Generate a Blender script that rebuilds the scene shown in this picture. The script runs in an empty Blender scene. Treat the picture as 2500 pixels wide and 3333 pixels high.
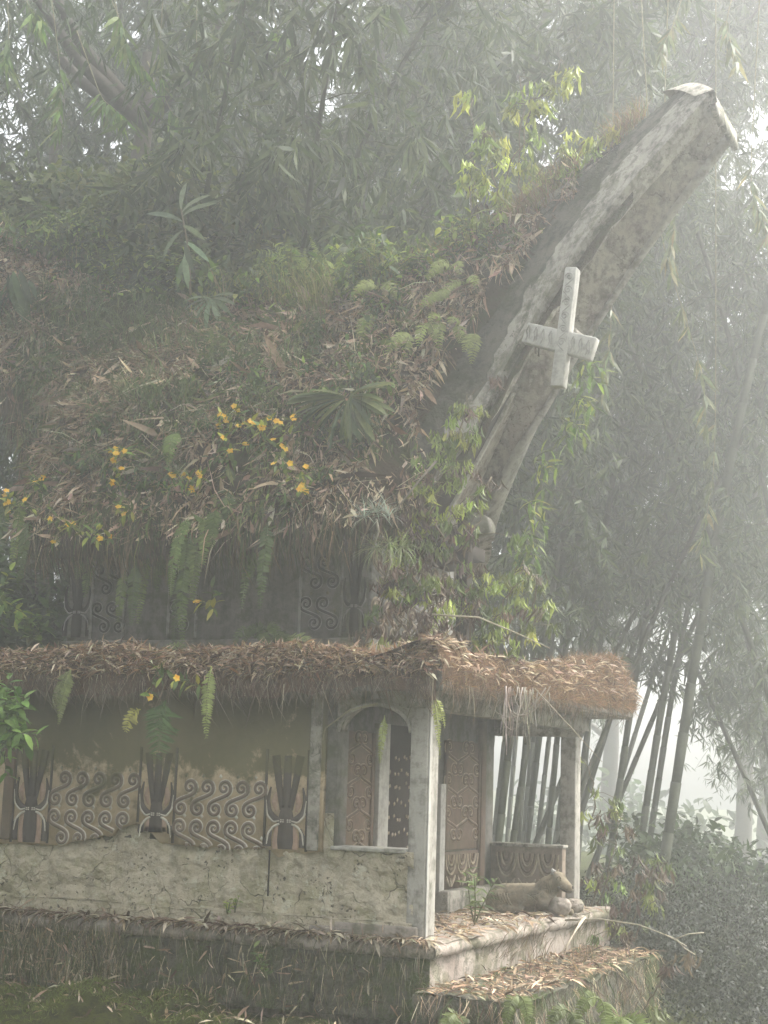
import bpy, math, random
import numpy as np
from mathutils import Vector, Matrix, noise as mnoise
from mathutils.bvhtree import BVHTree
rng = np.random.default_rng(7); random.seed(7)
scene = bpy.context.scene
COL = scene.collection
R = math.radians

# ------------------------------------------------------------------ camera
CAM = np.array([5.06, -11.98, 1.29]); YAW, PIT, ROL = R(25), R(10), R(1.75)
cd = bpy.data.cameras.new('camera'); cam = bpy.data.objects.new('camera', cd); COL.objects.link(cam)
cd.sensor_fit = 'VERTICAL'; cd.sensor_height = 36; cd.lens = 36 * 5000 / 3333
cd.clip_end = 2000; cd.clip_start = 0.05
CM = Matrix.Translation(CAM.tolist()) @ Matrix.Rotation(YAW, 4, 'Z') @ Matrix.Rotation(math.pi/2 + PIT, 4, 'X') @ Matrix.Rotation(ROL, 4, 'Z')
cam.matrix_world = CM
scene.camera = cam
# ------------------------------------------------------------------ world, sun, exposure
SUN_AZ, SUN_EL = R(-42), R(50)      # azimuth from +Y towards -X
sdir = Vector((-math.sin(SUN_AZ) * math.cos(SUN_EL), math.cos(SUN_AZ) * math.cos(SUN_EL), math.sin(SUN_EL)))
w = bpy.data.worlds.new('World'); scene.world = w; w.use_nodes = True
nt = w.node_tree; bg = nt.nodes['Background']
sky = nt.nodes.new('ShaderNodeTexSky'); sky.sky_type = 'NISHITA'; sky.sun_disc = False
sky.sun_elevation = SUN_EL; sky.sun_rotation = -SUN_AZ; sky.dust_density = 6; sky.air_density = 1.2; sky.ozone_density = 1
hs = nt.nodes.new('ShaderNodeHueSaturation'); hs.inputs['Saturation'].default_value = 0.22
nt.links.new(sky.outputs[0], hs.inputs['Color']); nt.links.new(hs.outputs[0], bg.inputs[0])
bg.inputs[1].default_value = 0.15
ld = bpy.data.lights.new('sun', 'SUN'); ld.energy = 1.2; ld.angle = R(16); ld.color = (1, .95, .87)
sun = bpy.data.objects.new('sun', ld); COL.objects.link(sun)
sun.rotation_euler = sdir.to_track_quat('Z', 'Y').to_euler(); sun.location = (0, 0, 40)
vs = scene.view_settings; vs.view_transform = 'Standard'; vs.look = 'None'; vs.exposure = 2.08; vs.gamma = 1; vs.use_curve_mapping = False
cy = scene.cycles
scene.render.engine = 'CYCLES'
cy.use_denoising = True; cy.use_adaptive_sampling = True; cy.adaptive_threshold = .025
cy.max_bounces = 4; cy.diffuse_bounces = 2; cy.glossy_bounces = 1; cy.transmission_bounces = 3; cy.volume_bounces = 1; cy.transparent_max_bounces = 4
cy.caustics_reflective = False; cy.caustics_refractive = False
FOG = 0.0108

# ------------------------------------------------------------------ helpers
F_, W_, H_ = 5000., 2500., 3333.
RM = np.array(CM.to_3x3())
def ray(px, py):
    d = RM @ np.array([(px - W_/2)/F_, -(py - H_/2)/F_, -1.]); return d / np.linalg.norm(d)
def on(px, py, ax, v):
    d = ray(px, py); i = 'xyz'.index(ax); return CAM + d * ((v - CAM[i]) / d[i])
def atdepth(px, py, dep):
    return CAM + (RM @ np.array([(px - W_/2)/F_, -(py - H_/2)/F_, -1.])) * dep
def nrm(a):
    a = np.asarray(a, float); return a / np.maximum(np.linalg.norm(a, axis=-1, keepdims=True), 1e-9)
def fnoise(p, s=1.0):
    return mnoise.noise(Vector(p) * s)

def tag(o, label=None, cat=None, group=None, kind=None):
    if label: o['label'] = label
    if cat: o['category'] = cat
    if group: o['group'] = group
    if kind: o['kind'] = kind
    return o
def empty(name, loc, label=None, cat=None, group=None):
    o = bpy.data.objects.new(name, None); o.empty_display_size = .1; COL.objects.link(o); o.location = [float(c) for c in loc]
    return tag(o, label, cat, group)
def wloc(p):
    l = np.zeros(3)
    while p is not None:
        l = l + np.array(p.location); p = p.parent
    return l

class MB:
    """collects geometry, builds ONE mesh object"""
    def __init__(self): self.v = []; self.f = []; self.c = []; self.m = []; self.n = 0
    def add(self, v, f, col=(1, 1, 1), mi=0):
        v = np.asarray(v, float); 
        c = np.asarray(col, float)
        if c.ndim == 1: c = np.broadcast_to(c, (len(v), 3))
        self.v.append(v); self.c.append(c)
        for a in f: 
            self.f.append((np.asarray(a) + self.n).reshape(-1, np.asarray(a).shape[-1])); self.m.append(np.full(len(self.f[-1]), mi))
        self.n += len(v); return self
    def box(self, lo, hi, col=(1, 1, 1), mi=0, jit=0.0, taper=None):
        lo = np.array(lo, float); hi = np.array(hi, float)
        v = np.array([[(lo, hi)[i][0], (lo, hi)[j][1], (lo, hi)[k][2]] for i in (0, 1) for j in (0, 1) for k in (0, 1)])
        if jit: v = v + rng.normal(0, jit, v.shape)
        f = np.array([[0, 1, 3, 2], [4, 6, 7, 5], [0, 4, 5, 1], [2, 3, 7, 6], [0, 2, 6, 4], [1, 5, 7, 3]])
        return self.add(v, [f], col, mi)
    def tube(self, path, rad, n=6, col=(1, 1, 1), mi=0, cap=True):
        p = np.asarray(path, float); k = len(p)
        rad = np.broadcast_to(np.asarray(rad, float), (k,))
        t = nrm(np.gradient(p, axis=0)); ref = np.array([0, 0, 1.]) if abs(t[:, 2]).mean() < .8 else np.array([1., 0, 0])
        a = nrm(np.cross(t, ref)); b = np.cross(t, a)
        th = np.arange(n) * 2*np.pi/n
        v = (p[:, None] + rad[:, None, None]*(np.cos(th)[None, :, None]*a[:, None] + np.sin(th)[None, :, None]*b[:, None])).reshape(-1, 3)
        i = np.arange(k-1)[:, None]*n; j = np.arange(n)[None]; j2 = (j+1) % n
        f = np.stack([i+j, i+j2, i+n+j2, i+n+j], -1).reshape(-1, 4)
        cc = np.asarray(col, float)
        if cc.ndim == 2: cc = np.repeat(cc, n, 0)
        self.add(v, [f], cc, mi)
        if cap and n > 3:
            self.f.append(np.arange(n)[None, ::-1] + self.n - k*n); self.m.append(np.array([mi]))
            self.f.append(np.arange(n)[None] + self.n - n); self.m.append(np.array([mi]))
        return self
    def grid(self, P, col=(1, 1, 1), mi=0, flip=False):
        P = np.asarray(P, float); a, b = P.shape[:2]
        i = np.arange(a-1)[:, None]*b; j = np.arange(b-1)[None]
        f = np.stack([i+j, i+j+1, i+b+j+1, i+b+j], -1).reshape(-1, 4)
        if flip: f = f[:, ::-1]
        cc = np.asarray(col, float)
        if cc.ndim == 3: cc = cc.reshape(-1, 3)
        return self.add(P.reshape(-1, 3), [f], cc, mi)
    def prism(self, poly, y0, y1, col=(1, 1, 1), mi=0, axis='y'):
        """extrude 2-D outline (x,z) from y0 (front) to y1"""
        q = np.asarray(poly, float); n = len(q)
        def three(y): 
            if axis == 'y': return np.stack([q[:, 0], np.full(n, y), q[:, 1]], 1)
            return np.stack([np.full(n, y), q[:, 0], q[:, 1]], 1)
        v = np.concatenate([three(y0), three(y1)])
        i = np.arange(n); j = (i+1) % n
        self.add(v, [np.stack([i, j, j+n, i+n], -1)], col, mi)
        b = self.n - 2*n
        self.f.append((i[None, ::-1]+b)); self.m.append(np.array([mi])); self.f.append((i[None]+b+n)); self.m.append(np.array([mi]))
        return self
    def inst(self, tpl, pos, d, nr, sc, col, wid=1.0):
        """instances of a leaf template: axis d, normal nr, length sc, width factor wid"""
        tv, tf = tpl; N = len(pos)
        if N == 0: return self
        x = nrm(d); y = nrm(np.cross(nr, x)); z = np.cross(x, y)
        sc = np.broadcast_to(np.asarray(sc, float), (N,)); wid = np.broadcast_to(np.asarray(wid, float), (N,))
        v = (np.asarray(pos)[:, None] + sc[:, None, None]*(tv[None, :, 0:1]*x[:, None] + (tv[None, :, 1:2]*wid[:, None, None])*y[:, None] + tv[None, :, 2:3]*z[:, None])).reshape(-1, 3)
        k = len(tv); off = (np.arange(N)*k)[:, None, None]
        cc = np.repeat(np.broadcast_to(np.asarray(col, float), (N, 3)), k, 0)
        return self.add(v, [(np.asarray(q)[None] + off).reshape(-1, np.asarray(q).shape[-1]) for q in tf], cc)
    def mesh(self, name, off=0, mats=()):
        me = bpy.data.meshes.new(name)
        if not self.v: return me
        v = np.concatenate(self.v) - off
        lt = np.concatenate([np.full(len(f), f.shape[1]) for f in self.f]); idx = np.concatenate([f.ravel() for f in self.f])
        me.vertices.add(len(v)); me.vertices.foreach_set('co', v.astype(np.float32).ravel())
        me.loops.add(len(idx)); me.loops.foreach_set('vertex_index', idx.astype(np.int32))
        me.polygons.add(len(lt)); st = np.concatenate([[0], np.cumsum(lt)[:-1]])
        me.polygons.foreach_set('loop_start', st.astype(np.int32)); me.polygons.foreach_set('loop_total', lt.astype(np.int32))
        me.polygons.foreach_set('material_index', np.concatenate(self.m).astype(np.int32))
        c = np.concatenate(self.c); at = me.attributes.new('col', 'FLOAT_COLOR', 'POINT')
        at.data.foreach_set('color', np.concatenate([c, np.ones((len(c), 1))], 1).astype(np.float32).ravel())
        for m in mats: me.materials.append(M[m])
        me.update(calc_edges=True); return me
    def build(self, name, mats, parent=None, smooth=False, bevel=0):
        if isinstance(mats, str): mats = (mats,)
        me = self.mesh(name, wloc(parent), mats)
        if smooth: me.polygons.foreach_set('use_smooth', np.ones(len(me.polygons), bool))
        o = bpy.data.objects.new(name, me); COL.objects.link(o); o.parent = parent
        if bevel:
            b = o.modifiers.new('bevel', 'BEVEL'); b.width = bevel; b.segments = 2; b.limit_method = 'ANGLE'
        return o

def leaf_tpl(st, wd, droop=0.15, fold=0.0, mid=True, twist=0.0):
    st = np.array(st, float); wd = np.array(wd, float); v = []; 
    for s, h in zip(st, wd):
        a = twist*s; z = -droop*s*s
        if h == 0: v.append([(s, 0, z)]); continue
        e = [(s, -h*math.cos(a), z + fold*h - h*math.sin(a)), (s, h*math.cos(a), z + fold*h + h*math.sin(a))]
        v.append([e[0], (s, 0, z), e[1]] if mid else e)
    idx = []; n = 0
    for r in v: idx.append(list(range(n, n+len(r)))); n += len(r)
    T = []; Q = []
    for a, b in zip(idx[:-1], idx[1:]):
        if len(a) == 1: T += [[a[0], b[i], b[i+1]] for i in range(len(b)-1)]
        elif len(b) == 1: T += [[a[i], b[0], a[i+1]] for i in range(len(a)-1)]
        else: Q += [[a[i], b[i], b[i+1], a[i+1]] for i in range(len(a)-1)]
    f = []
    if T: f.append(np.array(T))
    if Q: f.append(np.array(Q))
    return np.array([p for r in v for p in r], float), f
BAM = leaf_tpl([0, .14, .5, 1], [0, .05, .055, 0], .18, 0, mid=False)
LANCE = leaf_tpl([0, .2, .55, .85, 1], [0, .10, .12, .05, 0], .25, .35)
OVATE = leaf_tpl([0, .15, .4, .7, .9, 1], [0, .16, .24, .18, .07, 0], .22, .3)
WILT = leaf_tpl([0, .25, .6, 1], [0, .10, .12, 0], .5, .9)
DEAD = leaf_tpl([0, .2, .6, 1], [0, .055, .06, 0], .25, .6, twist=1.3)
DEAD2 = leaf_tpl([0, .3, .7, 1], [0, .07, .06, 0], -.3, .3, twist=-.8)
BLADE = leaf_tpl([0, .5, 1], [.018, .014, 0], .45, 0, mid=False)
STRAP = leaf_tpl([0, .15, .35, .6, .8, .93, 1], [.012, .035, .062, .075, .06, .03, 0], .55, .35)

# ------------------------------------------------------------------ materials
M = {}
def mk(name):
    m = bpy.data.materials.new(name); m.use_nodes = True; M[name] = m
    t = m.node_tree; return m, t, t.nodes['Principled BSDF']
def N(t, typ, **kw):
    n = t.nodes.new(typ)
    for k, v in kw.items(): setattr(n, k, v)
    return n
def noise_node(t, vec, scale, detail=5, rough=.6, dist=0.0):
    n = N(t, 'ShaderNodeTexNoise'); n.inputs['Scale'].default_value = scale; n.inputs['Detail'].default_value = detail
    n.inputs['Roughness'].default_value = rough; n.inputs['Distortion'].default_value = dist; t.links.new(vec, n.inputs['Vector']); return n.outputs['Fac']
def ramp(t, fac, *stops):
    r = N(t, 'ShaderNodeValToRGB'); e = r.color_ramp.elements
    while len(e) < len(stops): e.new(.5)
    for k, (p, c) in zip(e, stops): k.position = p; k.color = (*(c if isinstance(c, (tuple, list)) else (c, c, c)), 1)
    t.links.new(fac, r.inputs[0]); return r.outputs[0]
def mix(t, f, a, b):
    n = N(t, 'ShaderNodeMix', data_type='RGBA')
    for s, v in ((n.inputs[0], f), (n.inputs[6], a), (n.inputs[7], b)):
        if isinstance(v, bpy.types.NodeSocket): t.links.new(v, s)
        elif isinstance(v, (int, float)): s.default_value = v
        else: s.default_value = (*v, 1)
    return n.outputs[2]
def math_(t, op, a, b=0.5):
    n = N(t, 'ShaderNodeMath', operation=op, use_clamp=False)
    for s, v in ((n.inputs[0], a), (n.inputs[1], b)):
        if isinstance(v, bpy.types.NodeSocket): t.links.new(v, s)
        else: s.default_value = v
    return n.outputs[0]
def pos(t, sc=(1, 1, 1)):
    g = N(t, 'ShaderNodeNewGeometry')
    if sc == (1, 1, 1): return g.outputs['Position']
    m = N(t, 'ShaderNodeMapping'); m.inputs['Scale'].default_value = sc; t.links.new(g.outputs['Position'], m.inputs[0]); return m.outputs[0]
def bump(t, b, h, st=.5, d=.02):
    n = N(t, 'ShaderNodeBump'); n.inputs['Strength'].default_value = st; n.inputs['Distance'].default_value = d
    t.links.new(h, n.inputs['Height']); t.links.new(n.outputs[0], b.inputs['Normal'])

def aged(name, c1, c2, moss=(.055, .065, .02), mossamt=.5, stain=(.03, .03, .025), stainamt=.5, bst=.6, bd=.02, mosslo=None, pits=0):
    """weathered mineral surface: two tones, algae growth, black mould, streaks"""
    m, t, b = mk(name); b.inputs['Roughness'].default_value = .92; b.inputs['Specular IOR Level'].default_value = .15
    p = pos(t); n1 = noise_node(t, p, 2.3, 8, .65, .4); n2 = noise_node(t, p, 11, 8, .7); n3 = noise_node(t, p, 45, 5, .7)
    c = mix(t, ramp(t, n1, (.35, 0), (.65, 1)), c1, c2)
    c = mix(t, math_(t, 'MULTIPLY', ramp(t, n3, (.3, 0), (.75, 1)), .35), c, tuple(x*.55 for x in c1))
    st = noise_node(t, pos(t, (9, 9, .8)), 1.0, 6, .65)
    k = math_(t, 'MULTIPLY', ramp(t, math_(t, 'ADD', math_(t, 'MULTIPLY', n2, .6), math_(t, 'MULTIPLY', st, .4)), (.47, 0), (.6, 1)), stainamt)
    c = mix(t, k, c, stain)
    n4 = noise_node(t, p, 1.7, 7, .7, .6)
    mm = math_(t, 'ADD', n4, math_(t, 'MULTIPLY', math_(t, 'SUBTRACT', n2, .5), .5))
    if mosslo is not None:   # growth spreads from a height upwards
        s = N(t, 'ShaderNodeSeparateXYZ'); t.links.new(p, s.inputs[0])
        mr = N(t, 'ShaderNodeMapRange'); mr.inputs[1].default_value = mosslo[0]; mr.inputs[2].default_value = mosslo[1]; mr.inputs[3].default_value = -.2; mr.inputs[4].default_value = .2
        t.links.new(s.outputs[2], mr.inputs[0]); mm = math_(t, 'ADD', mm, mr.outputs[0])
    c = mix(t, math_(t, 'MULTIPLY', ramp(t, mm, (.48, 0), (.6, 1)), mossamt), c, moss)
    h = math_(t, 'ADD', n2, math_(t, 'MULTIPLY', n3, .4))
    if pits:
        vo = N(t, 'ShaderNodeTexVoronoi', feature='DISTANCE_TO_EDGE'); vo.inputs['Scale'].default_value = 2.1; dv = N(t, 'ShaderNodeMix', data_type='RGBA', blend_type='LINEAR_LIGHT'); dv.inputs[0].default_value = .12
        nn_ = N(t, 'ShaderNodeTexNoise'); nn_.inputs['Scale'].default_value = 6; t.links.new(p, nn_.inputs['Vector']); t.links.new(p, dv.inputs[6]); t.links.new(nn_.outputs['Color'], dv.inputs[7]); t.links.new(dv.outputs[2], vo.inputs['Vector'])
        cr = math_(t, 'MULTIPLY', ramp(t, vo.outputs['Distance'], (0, 1), (.012, 0)), ramp(t, n4, (.45, 0), (.55, 1)))
        pt = math_(t, 'MULTIPLY', ramp(t, noise_node(t, p, 30, 3, .5), (.60, 0), (.66, 1)), ramp(t, noise_node(t, p, 2.6, 4, .6), (.45, 0), (.6, 1)))
        dk = math_(t, 'MAXIMUM', cr, pt); c = mix(t, math_(t, 'MULTIPLY', dk, pits), c, (.05, .045, .035))
        lt = ramp(t, noise_node(t, p, 5.5, 9, .75), (.56, 0), (.62, 1)); c = mix(t, math_(t, 'MULTIPLY', lt, .5 if c1[0] > .45 else .2), c, (.62, .60, .48))
        h = math_(t, 'SUBTRACT', h, math_(t, 'MULTIPLY', dk, .6))
    t.links.new(c, b.inputs['Base Color'])
    bump(t, b, h, bst, bd); return m
aged('concrete', (.26, .24, .205), (.36, .335, .28), mossamt=.5, stainamt=.85, pits=.7)
aged('concrete_pale', (.30, .285, .25), (.40, .375, .33), mossamt=.3, stainamt=.65, stain=(.09, .085, .07), bst=.5, bd=.01)
aged('concrete_soffit', (.30, .25, .21), (.42, .39, .32), mossamt=.2, stainamt=.75, stain=(.06, .055, .045), pits=.7)
aged('concrete_pink', (.29, .24, .205), (.36, .32, .27), moss=(.08, .085, .03), mossamt=.55, stainamt=.8, pits=.6)
aged('plaster_rough', (.52, .46, .345), (.41, .355, .25), moss=(.26, .25, .13), mossamt=.5, stain=(.07, .065, .05), stainamt=.42, bst=.9, bd=.05, pits=.85)
aged('plaster_paint', (.48, .37, .24), (.42, .33, .22), moss=(.10, .095, .045), mossamt=.9, stainamt=.3, bst=.3, bd=.01, mosslo=(.9, 1.6))
aged('paint_black', (.05, .043, .037), (.09, .075, .06), moss=(.09, .085, .04), mossamt=.85, stainamt=.1, bst=.3, bd=.01, mosslo=(.95, 1.65))
aged('paint_brown', (.11, .082, .06), (.16, .122, .088), moss=(.09, .085, .04), mossamt=.85, stainamt=.3, bst=.3, bd=.01, mosslo=(.95, 1.65))
aged('paint_white', (.55, .52, .44), (.42, .38, .30), moss=(.10, .095, .045), mossamt=.85, stainamt=.35, bst=.2, bd=.006, mosslo=(.9, 1.5))
aged('paint_red', (.30, .20, .145), (.36, .26, .19), moss=(.10, .095, .045), mossamt=.8, stainamt=.35, bst=.2, bd=.006, mosslo=(1.0, 1.8))
aged('wood_brown', (.11, .075, .055), (.16, .115, .085), moss=(.08, .075, .04), mossamt=.3, stainamt=.4, bst=.3, bd=.006)
aged('wood_pale', (.19, .15, .115), (.25, .205, .16), mossamt=.3, stainamt=.4, bst=.3, bd=.006)
aged('wood_cream', (.36, .30, .22), (.28, .23, .16), moss=(.09, .085, .04), mossamt=.3, stainamt=.5, bst=.3, bd=.006)
aged('wall_grey', (.13, .125, .11), (.19, .175, .15), moss=(.07, .075, .035), mossamt=.6, stainamt=.6, bst=.5, bd=.01)
aged('line_grey', (.34, .33, .30), (.25, .24, .21), moss=(.07, .07, .04), mossamt=.5, stainamt=.5, bst=.2, bd=.005)
aged('moss_wall', (.17, .16, .12), (.08, .075, .055), moss=(.06, .085, .02), mossamt=.95, stain=(.02, .02, .018), stainamt=.8, bst=1., bd=.06)
aged('moss_crust', (.085, .08, .062), (.15, .14, .11), moss=(.045, .05, .02), mossamt=.7, stain=(.02, .02, .018), stainamt=.8, bst=1., bd=.05)
aged('cross_stone', (.43, .415, .38), (.34, .325, .29), mossamt=.12, stainamt=.5, stain=(.12, .115, .10), bst=.5, bd=.008)
aged('statue_stone', (.20, .165, .115), (.29, .245, .165), moss=(.09, .09, .05), mossamt=.55, stain=(.06, .05, .04), stainamt=.75, bst=.9, bd=.015, pits=.5)
aged('carving_white', (.60, .58, .52), (.55, .52, .38), mossamt=.15, stainamt=.3, bst=.3, bd=.006)
aged('rock', (.22, .19, .16), (.30, .26, .22), mossamt=.5, stainamt=.5)
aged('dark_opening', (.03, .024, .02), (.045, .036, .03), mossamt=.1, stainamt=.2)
aged('yellow_paint', (.55, .48, .15), (.5, .42, .2), mossamt=.1, stainamt=.3)

def attr_mat(name, rough=.55, trans=.3, nz=14, spec=.3):
    m, t, b = mk(name); b.inputs['Roughness'].default_value = rough; b.inputs['Specular IOR Level'].default_value = spec
    a = N(t, 'ShaderNodeAttribute', attribute_name='col')
    n = noise_node(t, pos(t), nz, 4, .6)
    c = mix(t, ramp(t, n, (.35, .72), (.65, 1.0)), (0, 0, 0), a.outputs['Color'])
    mx = N(t, 'ShaderNodeMix', data_type='RGBA', blend_type='MULTIPLY'); mx.inputs[0].default_value = 1
    t.links.new(a.outputs['Color'], mx.inputs[6]); t.links.new(ramp(t, n, (.3, .65), (.7, 1.15)), mx.inputs[7]); c = mx.outputs[2]
    t.links.new(c, b.inputs['Base Color'])
    if trans:
        tr = N(t, 'ShaderNodeBsdfTranslucent'); t.links.new(c, tr.inputs[0]); s = N(t, 'ShaderNodeMixShader'); s.inputs[0].default_value = trans
        t.links.new(b.outputs[0], s.inputs[1]); t.links.new(tr.outputs[0], s.inputs[2]); t.links.new(s.outputs[0], t.nodes['Material Output'].inputs[0])
    return m
attr_mat('leaf', .5, .38); attr_mat('leaf_dry', .8, .22, 20, .1); attr_mat('stem', .75, 0, 20, .2); attr_mat('petal', .6, .4)
def ground_mat(name, stops, sc=1.5, bd=.1):
    m, t, b = mk(name); b.inputs['Roughness'].default_value = 1; b.inputs['Specular IOR Level'].default_value = .05
    p = pos(t); n = noise_node(t, p, sc, 9, .68, .5); n2 = noise_node(t, p, sc*14, 6, .7)
    t.links.new(ramp(t, math_(t, 'ADD', math_(t, 'MULTIPLY', n, .7), math_(t, 'MULTIPLY', n2, .3)), *stops), b.inputs['Base Color']); bump(t, b, n2, 1, bd)
ground_mat('ground', [(.35, (.05, .045, .025)), (.5, (.06, .07, .02)), (.65, (.11, .12, .03))])
ground_mat('bank', [(.34, (.02, .02, .014)), (.45, (.05, .05, .02)), (.53, (.08, .095, .02)), (.6, (.05, .045, .025)), (.7, (.13, .14, .035))], 3.2, .06)
ground_mat('mat_roof', [(.33, (.025, .02, .015)), (.48, (.075, .055, .035)), (.56, (.05, .06, .02)), (.7, (.12, .085, .055))], 2.5, .08)
ground_mat('mat_canopy', [(.33, (.04, .03, .02)), (.5, (.13, .08, .05)), (.7, (.2, .12, .075))], 5, .06)

# ------------------------------------------------------------------ terrain
def terrain_z(x, y):
    z = -.95 + .12*np.sin(x*.7+1)*np.cos(y*.5)
    fr = np.clip((y + 2.4)/2.1, 0, 1); inx = np.clip((1.3 - x)/1.2, 0, 1)
    z = z + (.20 + .26*np.clip((-1.6 - x)/1.4, 0, 1) + .07*np.sin(x*2.3) + .05*np.sin(x*5.1+y*3))*fr*fr*(3-2*fr)*inx                            # bank up to the platform
    camr = np.hypot(x-CAM[0], y-CAM[1]); z = z + .65*np.exp(-(camr/4)**2)
    e = (x - .5)*.94 + (y - 6)*.35                            # > 0: the valley side, right of the house
    rr = np.clip((e - .4)/11, 0, 1)*np.clip((y+8)/5, 0, 1)
    z = z - 6.5*rr*rr*(3-2*rr)
    bk = np.clip((-e - 3.5)/9, 0, 1)*np.clip((y - 6)/8, 0, 1); z = z + 3.0*bk*bk*(3-2*bk)
    far = np.clip((y - 30)/40, 0, 1); z = z - 2*far
    return np.maximum(z, -8.2)
def tz(x, y): return float(terrain_z(np.array(float(x)), np.array(float(y))))
def warp(n, half): 
    u = np.linspace(-1, 1, n); return half*(.12*u + .88*np.sign(u)*np.abs(u)**3.2)
gx, gy = np.meshgrid(warp(220, 900), warp(220, 900), indexing='ij'); gx = gx - 1; gy = gy + 1
gz = terrain_z(gx, gy); 
gz = gz + np.vectorize(lambda a, b: .10*fnoise((a, b, 0), 1.3) + .05*fnoise((a, b, 5), 4))(gx, gy)
tag(MB().grid(np.stack([gx, gy, gz], -1)).build('ground', 'ground', smooth=True), kind='structure')
def bank_z(x, y): return float(terrain_z(np.array(x), np.array(y))) + .05 + .16*fnoise((x, y, 0), 1.3) + .09*fnoise((x, y, 5), 3.3) + .04*fnoise((x, y, 2), 9) + .02*fnoise((x, y, 3), 21)
bx_, by_ = np.meshgrid(np.linspace(-6.4, 1.4, 240), np.linspace(-2.8, -.02, 90), indexing='ij')
tag(MB().grid(np.stack([bx_, by_, np.vectorize(bank_z)(bx_, by_)], -1)).build('mossy_bank', 'bank', smooth=True), kind='structure')

# ------------------------------------------------------------------ the tomb house
HOUSE = empty('tomb_house', (0, 0, 0), 'overgrown concrete tomb house with boat-shaped roof, carved walls and porch', 'tomb')
def part(mb, name, mat, parent=HOUSE, **k): return mb.build(name, mat, parent, **k)
def rough_grid(o, u, v, nu, nv, amp, sc, nvec):
    """noisy wall sheet"""
    o = np.array(o, float); u = np.array(u, float); v = np.array(v, float); nvec = np.array(nvec, float)
    P = np.zeros((nu, nv, 3))
    for i in range(nu):
        for j in range(nv):
            q = o + u*i/(nu-1) + v*j/(nv-1); P[i, j] = q + nvec*amp*(fnoise(q, sc) + .5*fnoise(q, sc*2.7) + .3*fnoise(q, sc*7))
    return P
# platform
pl = MB()
pl.grid(rough_grid((-6.5, -.02, -.62), (6.52, 0, 0), (0, 0, .60), 220, 30, .055, 2.6, (0, -1, 0)), flip=False)
part(pl, 'platform_face', 'moss_wall')
part(MB().grid(rough_grid((.02, -.02, -.75), (0, 5.1, 0), (0, 0, .74), 90, 16, .018, 2.5, (1, 0, 0))), 'platform_end', 'concrete_pink')
part(MB().box((-6.5, .16, -.8), (-.1, 5.05, -.03)).grid(rough_grid((-6.5, -.06, .0), (6.57, 0, 0), (0, 5.16, 0), 90, 70, .012, 3, (0, 0, 1))), 'platform_floor', 'concrete_pink')
def eroded_edge(p0, p1, out, n):
    p0 = np.array(p0, float); p1 = np.array(p1, float); out = np.array(out, float); prof = [(-.01, -.12), (.05, -.10), (.065, -.05), (.05, -.005), (0, .012), (-.12, .014)]; P = np.zeros((n, len(prof), 3))
    for i in range(n):
        q = p0 + (p1-p0)*i/(n-1); bite = .05*max(0, fnoise(q, 1.9) + .5*fnoise(q, 6) - .15)
        for j, (u, z) in enumerate(prof):
            w_ = q + out*(u - (bite if 0 < j < 4 else 0)) + np.array([0, 0, z - (bite*.6 if j in (3, 4) else 0)]); P[i, j] = w_ + out*.016*fnoise(w_, 8) + np.array([0, 0, .012*fnoise(w_ + 3, 9)])
    return P
part(MB().grid(eroded_edge((-6.5, -.02, 0), (.06, -.02, 0), (0, -1, 0), 260)).grid(eroded_edge((.02, -.06, -.002), (.02, 5.1, -.002), (1, 0, 0), 200)), 'platform_edge', 'concrete_pink', smooth=True)
part(MB().box((-.04, -.072, -.11), (.072, .04, .006)), 'platform_corner', 'concrete_pink', bevel=.025)
# lower step by the gable end
st = MB(); st.grid(rough_grid((.03, -.35, -.36), (.85, 0, 0), (0, 4.4, 0), 20, 60, .05, 2, (0, 0, 1)))
st.grid(rough_grid((.85, -.35, -1.3), (0, 4.4, 0), (0, 0, .95), 60, 16, .06, 2, (1, 0, 0)))
st.grid(rough_grid((.03, -.36, -1.2), (.85, 0, 0), (0, 0, .85), 20, 16, .06, 2, (0, -1, 0)))
part(st, 'lower_step', 'moss_wall')
# base wall of the long side, broken plaster
part(MB().grid(rough_grid((-6.5, .03, -.0), (6.34, 0, 0), (0, 0, .73), 240, 60, .05, 3.4, (0, -1, 0))).box((-6.5, .06, 0), (-.17, .3, .715)), 'base_wall', 'plaster_rough')
part(MB().grid(rough_grid((-6.5, -.0, -.0), (6.34, 0, 0), (0, 0, .15), 140, 8, .03, 3, (0, -1, 0))).grid(rough_grid((-6.5, 0, .15), (6.34, 0, 0), (0, .05, .02), 100, 3, .02, 3, (0, 0, 1))), 'base_ledge', 'plaster_rough')
part(MB().box((-.86, -.035, .0), (-.1, .0, .13)).box((-1.1, -.03, 0), (-.86, 0, .09)), 'exposed_footing', 'rock', bevel=.015)
part(MB().box((-.93, -.02, .715), (-.226, .31, .75)), 'parapet_coping', 'concrete_pale', bevel=.01)
# wall of the long side above the base
part(MB().box((-6.5, .05, .7), (-.93, .28, 2.12)), 'side_wall', 'wall_grey')
part(MB().grid(rough_grid((-6.5, .042, .70), (5.57, 0, 0), (0, 0, .32), 200, 14, .016, 5, (0, -1, 0))), 'render_coat', 'plaster_rough')
ZB = .0
edge_px = [(-40, 2745), (40, 2745), (150, 2748), (200, 2752), (245, 2738), (365, 2718), (380, 2698), (450, 2678), (478, 2698), (524, 2744), (600, 2750), (730, 2764), (835, 2764), (870, 2756), (905, 2790), (935, 2778), (1000, 2776), (1045, 2772)]
edge = np.array([on(a, b, 'y', ZB)[[0, 2]] for a, b in edge_px])
ex = np.linspace(edge[0, 0], edge[-1, 0], 150); ez = np.interp(ex, edge[:, 0], edge[:, 1]) + np.array([.018*fnoise((x*9, 0, 0)) + .012*fnoise((x*31, 3, 0)) for x in ex])
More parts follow.
